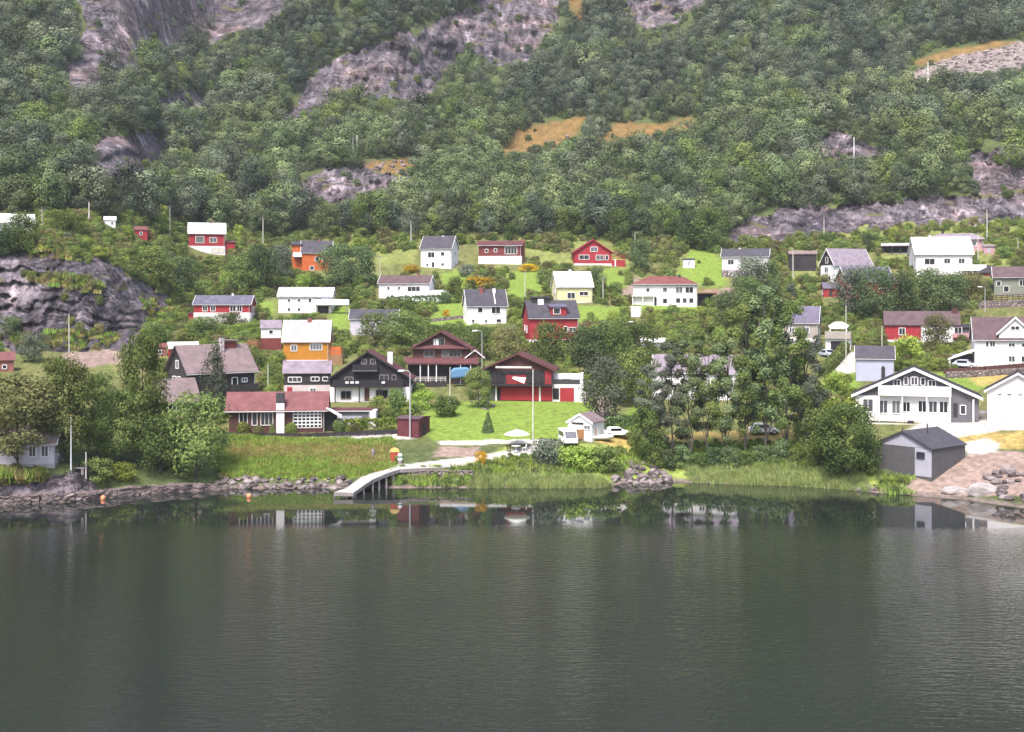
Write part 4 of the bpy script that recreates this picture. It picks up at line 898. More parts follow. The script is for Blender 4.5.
# ------------------------------------------------------------------ vehicles, boats, small things
def car(name, label, cat, u, v, yaw, Lm, Wm, Hm, mat, van=False):
    g = ground(u, v); e = empty(name, (g.x, g.y, g.z), R(yaw)-math.atan2(g.x, g.y)); tag(e, label, cat)
    l, w = Lm/2, Wm/2
    if van: prof = [(-l,.35),(l,.35),(l,.85),(l-.25,1.0),(l-.95,Hm-.05),(l-1.3,Hm),(-l+.1,Hm),(-l,Hm-.15)]; wz0, wz1 = Hm*.58, Hm*.86; gx0, gx1 = -l+.4, l-.95
    else: prof = [(-l,.35),(l,.35),(l,.72),(l-.9,.92),(l-1.7,Hm),(-l+1.0,Hm),(-l+.25,.98),(-l,.85)]; wz0, wz1 = .95, Hm-.12; gx0, gx1 = -l+.95, l-1.55
    o = MB().prism(prof, -w, w, 'y').build('body', mat, e)
    bv = o.modifiers.new('soft', 'BEVEL'); bv.width = 0.07; bv.segments = 2
    for s_ in (-1, 1):
        y0 = w if s_ > 0 else -w-.02
        MB().box(gx0, gx1, y0, y0+.02, wz0, wz1).build('side_window', 'glass', e)
        for x in (-l*.62, l*.62):
            t = MB().tube((x, s_*(w-.18), .33), (x, s_*(w+.03), .33), .33, .33, 14).build('wheel', 'rubber', e)
            MB().tube((x, s_*(w+.03), .33), (x, s_*(w+.05), .33), .19, .17, 10).build('rim', 'galv', t)
        MB().box(l-.02, l+.03, s_*w*.72-.16, s_*w*.72+.16, .62, .78).build('headlight', 'lamp_glass', e)
    a = (l-.25, 1.06) if van else (l-.93, .97); b_ = (l-.93, Hm-.16) if van else (l-1.66, Hm-.06)
    MB().prism([a, b_, (b_[0]+.06, b_[1]+.03), (a[0]+.06, a[1]+.03)], -w*.86, w*.86, 'y').build('windscreen', 'glass', e)
    r0 = (-l-.02, wz0) ; MB().box(-l-.02 if van else -l+.45, -l+.02 if van else -l+.5, -w*.8, w*.8, wz0, wz1).build('rear_window', 'glass', e)
    return e
car('white_van','white van parked nose forward beside the wooden fence and white hut','van',568,444,-78,4.6,1.8,2.0,'white_paint',True)
car('white_car','white car parked beside the dark hedge right of the white hut','car',617,437,14,4.0,1.6,1.4,'white_paint')
car('silver_car','silver car parked at the top of the drive left of the small garage','car',828,357,-60,4.2,1.7,1.45,'silver_paint')
car('silver_car','silver car under the white carport roof of the big white house','car',965,368,-14,4.2,1.7,1.5,'silver_paint')
car('white_car','white car parked behind the trunks of the tall waterside grove','car',764,434,10,4.2,1.7,1.5,'white_paint')
KEEP += [(556,414,634,446),(745,420,785,440)]
def boat(label, u, v, yaw, Lm, mat='white_paint'):
    g = ground(u, v); e = empty('rowing_boat', (g.x, g.y, g.z), R(yaw)-math.atan2(g.x, g.y)); tag(e, label, 'boat')
    xs = np.linspace(-1, 1, 9); vs = []; fs = []
    for x in xs:
        wd = 0.8*(1-max(0, x)**2.2*0.96)*(1-0.12*max(0, -x)); zt = 0.62+0.22*max(0, x)**2
        for y, z in ((-1, zt), (-.85, .25), (0, 0.02+0.25*max(0, x)**3), (.85, .25), (1, zt)): vs.append((x*Lm/2, y*wd, z))
    for i in range(8):
        for j in range(4): fs.append((i*5+j, (i+1)*5+j, (i+1)*5+j+1, i*5+j+1))
    fs.append((0, 1, 2, 3, 4))
    o = MB().add(vs, fs).build('hull', mat, e, True); sd = o.modifiers.new('shell', 'SOLIDIFY'); sd.thickness = 0.05
    for x in (-.25, .2): MB().box(x*Lm-.12, x*Lm+.12, -.62, .62, .42, .47).build('seat', 'pale_wood', e)
boat('white rowing boat lying on the bank left of the white car',601,440,10,3.6)
# parasol with table
g = ground(517, 449); k = g.y/F; e = empty('parasol', g); tag(e, 'open white parasol on the terrace at the front of the lawn', 'parasol')
MB().tube((0,0,-.1),(0,0,2.55),.035,.03,8).build('pole','pale_wood',e)
MB().lathe([(1.75,1.9),(1.72,2.0),(1.1,2.3),(.5,2.5),(.06,2.62)],0,0,8).build('canopy','parasol_cloth',e); MB().lathe([(.35,-.05),(.35,.08),(.08,.14)],0,0,12).build('base','concrete',e)
e = empty('garden_table', ground(516, 451)); tag(e, 'round white garden table under the open parasol', 'table')
MB().lathe([(.62,.70),(.64,.74),(.6,.76)],0,-.3,16).build('table_top','white_paint',e); MB().tube((0,-.3,.1),(0,-.3,.70),.05,.05,8).build('leg','white_paint',e); MB().lathe([(.4,0),(.4,.05),(.06,.1)],0,-.3,12).build('foot','white_paint',e)
def gchair(u, v, yaw, label, mat='white_paint'):
    g = ground(u, v); e = empty('garden_chair', g, R(yaw)); tag(e, label, 'chair')
    MB().box(-.25,.25,-.25,.25,.42,.47).build('seat',mat,e); MB().prism([(.2,.47),(.26,.47),(.36,.95),(.30,.95)],-.25,.25,'x').build('backrest',mat,e)
    for x in (-.22,.22):
        for y in (-.22,.22): MB().tube((x,y,-.05),(x,y,.42),.022,.022,6).build('leg',mat,e)
gchair(509,451.5,80,'brown garden chair left of the white table under the parasol','brown_wall'); gchair(524,451,-80,'white garden chair right of the table under the parasol')
# mailbox stand, bin, buoys, bench
g = ground(393.5, 463.5); k = g.y/F*0.85; e = empty('lifebuoy_stand', g); tag(e, 'red upright stand with a yellow hood at the landward end of the pier', 'stand')
MB(k).box(-3.2,1,-1.2,1.2,-2,14).build('panel','red_paint',e); MB(k).box(.9,5.2,-1.0,1.0,9.5,13.8).build('side_arm','red_paint',e)
MB(k).prism([(-5.2,13.4),(7.5,13.4),(6,17),(1,19),(-3,17.5)],-1.8,1.8,'y').build('hood','yellow_paint',e)
g = ground(400, 463.5); e = empty('rubbish_bin', g); tag(e, 'white bin with a dark green band beside the red stand by the pier', 'bin')
MB(k).lathe([(2.6,-1),(2.7,4)],0,0,14).build('base','grey_wood',e); MB(k).lathe([(2.75,4),(2.9,7)],0,0,14).build('lower_drum','white_paint',e); MB(k).lathe([(2.95,7),(2.95,8.8)],0,0,14).build('band','green_paint',e); MB(k).lathe([(2.8,8.8),(2.6,11),(1.2,12)],0,0,14).build('lid','white_paint',e)
g = ground(373, 458); k2 = g.y/F; o = MB(k2).lathe([(1.8,-1),(2,6),(2.1,6.2),(1.6,8.5),(.6,9)],0,0,10).build('bank_post','grey_wood'); o.location = g; tag(o, 'short grey wooden post standing in the straw coloured grass by the pier', 'post')
for u, v, lb in ((103, 499.5, 'orange mooring buoy floating close to the left quay wall'), (249, 497.5, 'orange mooring buoy floating off the stones below the meadow')):
    D = CAMH*F/(v-V0); e = empty('mooring_buoy', ((u-U0)/F*D, D, 0)); tag(e, lb, 'buoy')
    n = 10; MB().lathe([(.30*math.sin(math.pi*(i+.2)/n), .18-.34*math.cos(math.pi*(i+.2)/n)) for i in range(n)],0,0,14).build('float','orange_buoy',e,True); MB().tube((0,0,.5),(0,0,.72),.05,.04,6).build('ring','dark_metal',e)
g = ground(78, 472); k = g.y/F; e = empty('stone_bench', g); tag(e, 'grey flat topped bench between the white flagpole and the grey post', 'bench')
MB(k).box(-6,7,-2,3,3.4,4.6).build('seat','grey_wood',e); MB(k).box(-5,-2.5,-1.5,2.5,-3,3.4).build('leg','grey_wood',e); MB(k).box(3.5,6,-1.5,2.5,-3,3.4).build('leg','grey_wood',e)
# blue tarpaulin beside the brown chalet
g = ground(459, 387); k = g.y/F; b = MB(k); b.prism([(-8,8),(11,10),(12,17),(8,20),(-6,19),(-9,15)],-3,4,'y'); o = b.build('blue_tarpaulin','blue_cloth'); 
o.location = g; bv=o.modifiers.new('soft','BEVEL'); bv.width=.35; bv.segments=3; tag(o,'light blue tarpaulin cover hung at the right end of the brown chalet','tarpaulin')
b = MB(k)
# pier: a sloping deck on posts, with a lower landing
def pier():
    fr = [(334,492,498),(353.5,492.5,498),(371.5,480,492),(385,474,489),(400,469,486),(434,467.5,484),(470,466,482)]
    bk = [(346.5,488),(361,477),(382.5,466),(401,463),(470,459.5)]
    def at(u, v, wl): D = CAMH*F/(wl-V0); return Vector(((u-U0)/F*D, D, CAMH-(v-V0)/F*D))
    front = [at(*p) for p in fr]
    zf = [p.z for p in front]
    back = []
    # deck width about 3.4 m: the far edge lies behind the near edge at the same height
    for (u, v) in bk:
        # find the height of the near edge at this column, then the depth where that height shows at v
        z = np.interp(u, [p[0] for p in fr], zf); D = (CAMH-z)*F/(v-V0); back.append(Vector(((u-U0)/F*D, D, z)))
    e = empty('pier', front[0]); tag(e, 'pale sloping pier reaching from the shore path down into the water', 'pier'); o0 = front[0]
    poly = [p-o0 for p in front]+[p-o0 for p in reversed(back)]
    b = MB(); n = len(poly); top = [(p.x, p.y, p.z) for p in poly]; bot = [(p.x, p.y, p.z-.28) for p in poly]
    b.add(top+bot, [tuple(range(n)), tuple(range(2*n-1, n-1, -1))]+[(i, i+n, (i+1) % n+n, (i+1) % n) for i in range(n)])
    d = b.build('deck', 'deck_plank', e); tr = d.modifiers.new('tri', 'TRIANGULATE')
    bb = MB()
    for a, c in zip(front[:-1], front[1:]):
        a, c = a-o0, c-o0; bb.add([(p.x, p.y-y, p.z-z) for y in (.10, 0.01) for z in (.02, .45) for p in (a, c)], [(0,1,3,2),(4,6,7,5),(0,4,5,1),(2,3,7,6),(0,2,6,4),(1,5,7,3)])
    bb.build('edge_beam', 'grey_wood', e)
    pts = []
    for a, c in zip(front[1:-1], front[2:]):
        for t in (0.08, 0.55): pts.append(a.lerp(c, t))
    pts += [front[0].lerp(front[1], t) for t in (.04, .35, .65, .96)]
    for p in pts:
        q = p-o0; MB().box(q.x-.11, q.x+.11, q.y+.12, q.y+.36, -o0.z-1.5, q.z-.3).build('post', 'grey_wood', e)
    for p in back[:3]:
        q = p-o0; MB().box(q.x-.11, q.x+.11, q.y-.4, q.y-.16, -o0.z-1.5, q.z-.3).build('post', 'grey_wood', e)
    q = front[4]-o0; MB().box(q.x, q.x+9.2, q.y+.5, q.y+1.1, -o0.z-1, q.z-.3).build('stone_abutment', 'garden_stone', e)
pier()
g1 = air(326, 487, 150); 
# ------------------------------------------------------------------ boulders on the shore
def boulder_mesh(seed):
    import bmesh
    bm = bmesh.new(); bmesh.ops.create_icosphere(bm, subdivisions=3, radius=.5); r = np.random.default_rng(seed); pl = [(unit1(r.normal(size=3)), r.uniform(.28, .42)) for _ in range(9)]
    for v in bm.verts:
        p = np.array(v.co)
        for n_, dd in pl:
            t = p@n_
            if t > dd: p = p-n_*(t-dd)*.92
        v.co = p*(1+0.03*r.normal())
    me = bpy.data.meshes.new('boulder'); bm.to_mesh(me); bm.free(); me.materials.append(M['boulder']); return me
def unit1(v): return v/np.linalg.norm(v)
BM_ = [boulder_mesh(s) for s in range(8)]
def boulders(n, reg, wr, label, group, mat=None):
    xs = [p[0] for p in reg]; ys = [p[1] for p in reg]; c = 0
    while c < n:
        u, v = random.uniform(min(xs), max(xs)), random.uniform(min(ys), max(ys))
        if not bool(inpoly(np.array([u]), np.array([v]), reg)[0]): continue
        g = ground(u, v); s_ = random.uniform(*wr)*g.y/F; o = bpy.data.objects.new('boulder', BM_[c % 8]); COL.objects.link(o); c += 1
        o.location = (g.x, g.y, g.z+s_*.12); o.scale = (s_*random.uniform(.9,1.5), s_, s_*random.uniform(.6,.95)); o.rotation_euler = (random.uniform(-.3,.3), random.uniform(-.3,.3), random.uniform(0,6))
        if mat: o.material_slots[0].link='OBJECT'; o.material_slots[0].material = M[mat]
        tag(o, label, 'boulder', group)
boulders(75, [(612,485),(618,470),(632,460),(650,462),(668,474),(672,483),(640,487)], (5,10), 'grey pink boulder in the heap at the water edge below the waterside grove', 'boulders heaped below the grove')
boulders(85, [(218,489),(222,477),(345,479),(352,489)], (4,9), 'grey boulder in the row along the water below the meadow', 'boulders along the meadow shore')
boulders(40, [(0,509),(0,500),(90,495),(219,487),(219,491),(90,501)], (3,8), 'dark stone at the foot of the pinkish quay wall on the left shore', 'stones along the quay wall')
boulders(22, [(856,492),(862,484),(886,486),(890,496)], (3,7), 'small pinkish stone at the water edge left of the boathouse corner', 'stones left of the boathouse')
boulders(26, [(985,500),(990,472),(1030,468),(1030,506)], (6,13), 'dark grey boulder on the shore in the lower right corner of the land', 'boulders at the right shore')
boulders(24, [(690,484),(700,476),(860,484),(858,490)], (3,6), 'small stone among the reeds in front of the grove', 'stones among the reeds')
boulders(16, [(478,398),(470,404),(490,412),(496,402)], (3,6), 'grey garden stone left of the red brown balcony house', 'garden stones beside the balcony house')
for u, v, w_, hh, lb in ((956,492,30,10,'long low pale boulder at the water edge on the right shore'),(982,494,34,18,'large pale rounded boulder at the water edge on the right shore')):
    g = ground(u, v); k = g.y/F; o = bpy.data.objects.new('boulder', BM_[3 if w_ == 30 else 5]); COL.objects.link(o); o.location = (g.x, g.y, g.z+.1); o.scale = (w_*k, 14*k, hh*k*1.2); o.material_slots[0].link='OBJECT'; o.material_slots[0].material = M['pale_boulder']; tag(o, lb, 'boulder')
# ------------------------------------------------------------------ plants
def quad_mesh(name, c, n, size, tint, mat, aspect=1.0, asp=1.0):
    """leaf sprays: one small quad at each centre c, facing n"""
    k = len(c); c = c*np.array([1, 1, asp])
    r = RNG.normal(size=(k, 3)); t = np.cross(n, r); t /= np.linalg.norm(t, axis=1)[:, None]+1e-9
    b = np.cross(n, t); b /= np.linalg.norm(b, axis=1)[:, None]+1e-9
    s = size[:, None]
    co = np.stack([c - t*s*0.5, c - b*s*0.42*aspect + n*s*0.12, c + t*s*0.6, c + b*s*0.42*aspect - n*s*0.1], 1).reshape(-1, 3)
    co[:, 2] /= asp
    return raw_quads(name, co, tint, mat)
def raw_quads(name, co, tint, mat):
    k = len(co)//4
    me = bpy.data.meshes.new(name)
    me.vertices.add(k*4); me.vertices.foreach_set('co', co.ravel())
    me.loops.add(k*4); me.loops.foreach_set('vertex_index', np.arange(k*4, dtype=np.int32))
    me.polygons.add(k); me.polygons.foreach_set('loop_start', np.arange(0, k*4, 4, dtype=np.int32)); me.polygons.foreach_set('loop_total', np.full(k, 4, np.int32))
    me.update(calc_edges=True); me.validate()
    a = me.attributes.new('tint', 'FLOAT', 'FACE'); a.data.foreach_set('value', np.clip(tint, 0, 1).astype(np.float32))
    me.materials.append(mat)
    return me
def unit(v): return v/(np.linalg.norm(v, axis=1)[:, None]+1e-9)
def clump_crown(name, n, leaf, clumps, mat, inner=0.5, asp=1.3, lump=0.35, jit=0.34, tc=0.3):
    """clumps: list of (x,y,z,rx,rz); leaf sprays spread through each clump's volume"""
    cl = np.array(clumps); w = cl[:, 3]**2; w = w/w.sum()
    which = RNG.choice(len(cl), n, p=w)
    d = unit(RNG.normal(size=(n, 3))); rad = (inner**3+(1-inner**3)*RNG.random(n))**(1/3)*(1+0.13*RNG.normal(size=n))
    cc = cl[which]
    c = cc[:, :3] + d*rad[:, None]*np.stack([cc[:, 3], cc[:, 3], cc[:, 4]], 1)
    body = unit((c-np.array([0, 0, 0.5]))*np.array([1, 1, 0.5]))
    nn = unit(d*0.9 + body*lump + RNG.normal(size=(n, 3))*jit + np.array([0, 0, 0.30]))
    ct = RNG.random(len(cl))
    tint = tc*ct[which] + (1-tc)*RNG.beta(2, 2, n)
    return quad_mesh(name, c, nn, leaf*(0.6+0.8*RNG.random(n)), tint, mat, asp=asp)
def broad_clumps(k, seed, z0=0.22, z1=1.0, w=0.5, cr=(0.15, 0.24), top=0.75):
    r = np.random.default_rng(seed); out = []
    for i in range(k):
        z = z0+(z1-z0)*((i+0.5)/k)+r.normal()*0.03
        t = (z-z0)/(z1-z0)
        prof = math.sin(math.pi*min(1, max(0.0, (t*0.80+0.14))))**0.75
        a = i*2.399+r.normal()*0.5; q = (0.30+0.70*r.random()**0.6)*w*prof
        s = r.uniform(*cr)*(0.75+0.35*prof)
        q = max(0, min(q, w-s*0.55))
        out.append((math.cos(a)*q, math.sin(a)*q, min(z, z1-s*0.55), s, s*r.uniform(0.55, 0.8)))
    return out
def trunk_mb(h, r, clumps, seed, limbs=6, lean=0.03):
    rr = random.Random(seed); mb = MB(); p = Vector((0, 0, -0.06)); segs = 5; pts = [p]
    for i in range(segs): pts.append(Vector((rr.uniform(-lean, lean), rr.uniform(-lean, lean), h*(i+1)/segs)))
    for i in range(segs): mb.tube(pts[i], pts[i+1], r*(1-0.17*i), r*(1-0.17*(i+1)), 6)
    cs = list(clumps); rr.shuffle(cs)
    for c in cs[:limbs]:
        zb = max(0.10, min(h*0.9, c[2]-0.12-0.5*math.hypot(c[0], c[1]))); j = min(segs-1, int(zb/h*segs)); q = pts[j].lerp(pts[j+1], zb/h*segs-j)
        mid = q.lerp(Vector(c[:3]), 0.5)+Vector((0, 0, 0.03))
        mb.tube(q, mid, r*0.42, r*0.28, 5); mb.tube(mid, c[:3], r*0.28, r*0.10, 5)
    return mb
PROTO = {}
def proto(kind, i):
    """unit-size plant (height 1, width 1): crown and trunk meshes, one of several individuals of each kind"""
    key = (kind, i)
    if key in PROTO: return PROTO[key]
    sd = hash(kind) % 1 + i*13 + {'tall': 100, 'birch': 200, 'round': 300, 'forest': 400, 'spruce': 500, 'bush': 600, 'willow': 700, 'far': 800, 'ball': 900, 'cone': 950}[kind]
    m = LEAF['green']; tr = None
    if kind == 'tall':
        cl = broad_clumps(36, sd, 0.18, 1.0, 0.49, (0.09, 0.17)); cl = [(x, y, z, a, b*0.42) for x, y, z, a, b in cl]; cr = clump_crown('crown', 10500, 0.034, cl, m, 0.2, 3.1, 0.5, 0.34); tr = trunk_mb(0.92, 0.020, cl, sd, 14, 0.05)
    elif kind == 'birch':
        cl = broad_clumps(30, sd, 0.14, 1.0, 0.50, (0.14, 0.23)); cl = [(x, y, z, a, b*0.75) for x, y, z, a, b in cl]; cr = clump_crown('crown', 9000, 0.035, cl, m, 0.35, 1.6); tr = trunk_mb(0.9, 0.017, cl, sd, 12)
    elif kind == 'round':
        cl = broad_clumps(22, sd, 0.16, 1.0, 0.50, (0.17, 0.27)); cr = clump_crown('crown', 4600, 0.040, cl, m, 0.45); tr = trunk_mb(0.8, 0.022, cl, sd, 8)
    elif kind == 'forest':
        cl = broad_clumps(15, sd, 0.12, 1.0, 0.50, (0.17, 0.28)); cr = clump_crown('crown', 2200, 0.048, cl, m, 0.6, 1.3, 0.9, 0.2, 0.65); tr = trunk_mb(0.75, 0.020, cl, sd, 5)
    elif kind == 'far':
        cl = broad_clumps(13, sd, 0.10, 1.0, 0.50, (0.17, 0.28)); cr = clump_crown('crown', 1900, 0.050, cl, m, 0.66, 1.3, 1.2, 0.16, 0.75)
    elif kind == 'willow':
        cl = broad_clumps(26, sd, 0.05, 1.0, 0.48, (0.13, 0.22)); cl = [(x, y, z*0.95, a, a*1.3) for x, y, z, a, b in cl]; cr = clump_crown('crown', 4200, 0.06, cl, m, 0.3, 2.6); tr = trunk_mb(0.8, 0.018, cl, sd, 8)
    elif kind == 'bush':
        cl = broad_clumps(16, sd, -0.05, 1.0, 0.50, (0.20, 0.30)); cr = clump_crown('crown', 2000, 0.060, cl, m, 0.5, 0.75); tr = trunk_mb(0.5, 0.020, cl, sd, 5)
    elif kind == 'ball':
        n = 1300; d = unit(RNG.normal(size=(n, 3))); c = d*np.array([0.5, 0.5, 0.55])*(0.93+0.09*RNG.random((n, 1)))+np.array([0, 0, 0.48])
        cr = quad_mesh('crown', c, unit(d+RNG.normal(size=(n, 3))*0.5), 0.10*(0.6+0.6*RNG.random(n)), RNG.beta(2, 2, n), m); tr = trunk_mb(0.5, 0.03, [(0, 0, .5, .1, .1)], sd, 1)
    elif kind in ('spruce', 'cone'):
        n = 2600 if kind == 'spruce' else 2200; z = RNG.random(n)**1.35; a = RNG.random(n)*6.283
        lay_ = 0.72+0.28*np.abs(((z*11) % 1.0)-0.5)*2 if kind == 'spruce' else 0.82+0.36*vnoise(a*2.2, z*9, 5)
        r = (1-z)**0.9*0.5*lay_*(0.55+0.45*RNG.random(n)**0.4)+0.012
        c = np.stack([np.cos(a)*r, np.sin(a)*r, 0.04+z*0.95-r*0.12], 1)
        nn = unit(np.stack([np.cos(a)*0.7, np.sin(a)*0.7, np.full(n, 0.6)], 1)+RNG.normal(size=(n, 3))*0.45)
        cr = quad_mesh('crown', c, nn, 0.062*(0.6+0.8*RNG.random(n))*(1.15-0.5*z), RNG.beta(2, 2, n), LEAF['conifer'] if kind == 'spruce' else m); tr = trunk_mb(0.8, 0.022, [(0, 0, .5, .1, .1)], sd, 1)
    tm = None
    if tr is not None:
        tm = tr.mesh('trunk'); tm.materials.append(M['bark'])
        for p in tm.polygons: p.use_smooth = True
    PROTO[key] = (cr, tm); return PROTO[key]
NV = {'tall': 4, 'birch': 4, 'round': 5, 'forest': 7, 'far': 8, 'willow': 3, 'bush': 6, 'ball': 2, 'spruce': 3, 'cone': 1}
cnt = [0]
def plant(name, kind, leaf, u, v, w, h, label, cat='tree', group=None, bark='bark', sink=0.0):
    """(u,v): foot in the picture; w,h: size in pixels there"""
    g = ground(u, v); k = g.y/F; cnt[0] += 1
    group = group or {'leafy_tree': 'leafy trees among the houses and along the shore', 'shrub': 'garden and shore shrubs'}.get(name)
    cr, tm = proto(kind, (cnt[0]*5+int(u)) % NV[kind])
    e = empty(name, (g.x, g.y, g.z-sink*h*k), random.uniform(0, 6.28)); tag(e, label, cat, group)
    for nm, me, mt in (('crown', cr, LEAF[leaf]), ('trunk', tm, M[bark])):
        if me is None: continue
        o = bpy.data.objects.new(nm, me); COL.objects.link(o); o.parent = e; o.scale = (w*k, w*k, h*k)
        o.material_slots[0].link = 'OBJECT'; o.material_slots[0].material = mt
    return e

M['grove_bark'] = surf('grove_bark', (0.14, 0.12, 0.11), var=0.5, scale=(1, 1, 3))
# tall grove by the water, right of the lawn
GROVE = [(652,460,40,100,'grey'),(672,462,42,126,'grey'),(690,462,44,138,'hillgreen'),(708,462,42,144,'green'),(726,461,44,136,'hillgreen'),(745,460,56,172,'green'),
         (764,459,58,180,'hillgreen'),(786,456,52,160,'green'),(806,452,46,126,'grey')]
for u, v, w, h, lf in GROVE:
    plant('grove_tree', 'tall', lf, u, v, w, h, 'tall dark leafy tree in the waterside grove beside the bright lawn', 'tree', 'tall trees of the waterside grove', 'bark' if lf == 'dark' else 'grove_bark')
P = plant
for i, u in enumerate((655, 668, 684, 699, 713, 730, 746, 762, 780, 797)):
    P('shrub','bush','dark' if i % 3 else 'green', u, 466+(i % 2)*2-(4 if i > 6 else 0), 20, 16+3*(i % 3), 'dark low shrub growing under the tall waterside grove', 'shrub', 'dark shrubs under the grove')
P('leafy_tree','birch','green',648,463,34,62,'short bushy green tree at the left foot of the tall waterside grove')
P('leafy_tree','round','green',820,470,40,62,'rounded green tree between the tall grove and the grey boathouse')
P('leafy_tree','birch','green',846,480,62,80,'spreading green tree leaning over the water left of the grey boathouse')
P('shrub','bush','light',842,432,40,34,'pale green shrub in front of the left end of the white chalet','shrub')
P('shrub','bush','green',866,474,26,36,'green shrub touching the left wall of the grey boathouse','shrub')
P('leafy_tree','round','grey',606,420,46,64,'rounded grey green tree on twin stems behind the white hut on the lawn')
P('leafy_tree','round','green',636,408,44,60,'rounded green tree on the slope between the hut and the grove')
P('shrub','bush','grey',548,466,30,28,'dark grey green shrub at the water edge below the umbrella','shrub')
P('shrub','bush','light',579,468,40,22,'flowering pale shrub at the water edge right of the dark grey shrub','shrub')
P('shrub','bush','green',605,470,34,24,'low green shrub just left of the waterside boulder heap','shrub')
P('shrub','bush','yellow',481,466,13,15,'small yellow flowering bush at the shore end of the pale pier','shrub')
P('conifer','cone','dark',488,432,13,21,'small dark cone shaped conifer standing alone on the bright lawn')
# left shore
P('leafy_tree','birch','olive',18,468,80,96,'broad yellowish olive tree over the grey shore house')
P('leafy_tree','birch','fresh',64,462,52,108,'pale green tree just right of the yellowish olive tree')
P('leafy_tree','birch','green',98,462,40,92,'dense green tree behind the white flagpole')
P('leafy_tree','birch','fresh',142,458,48,128,'tallest light green tree on the left shore beside the low pinkish roof')
P('leafy_tree','birch','green',122,466,44,78,'dense green tree between the white flagpole and the tallest light green tree')
P('leafy_tree','round','green',196,478,66,86,'large bushy green tree at the water edge left of the meadow')
P('leafy_tree','round','green',160,474,52,60,'low green tree beside the large bushy tree on the left shore')
P('willow','willow','grey',214,418,26,76,'slim feathery grey green tree in front of the dark house with lilac roof')
P('shrub','bush','green',98,480,30,22,'low green shrub on the quay right of the white flagpole','shrub')
P('shrub','bush','light',124,480,26,18,'pale low shrub on the quay under the light green tree','shrub')
P('shrub','bush','grey',52,462,24,18,'grey green shrub in front of the small grey shore house','shrub')
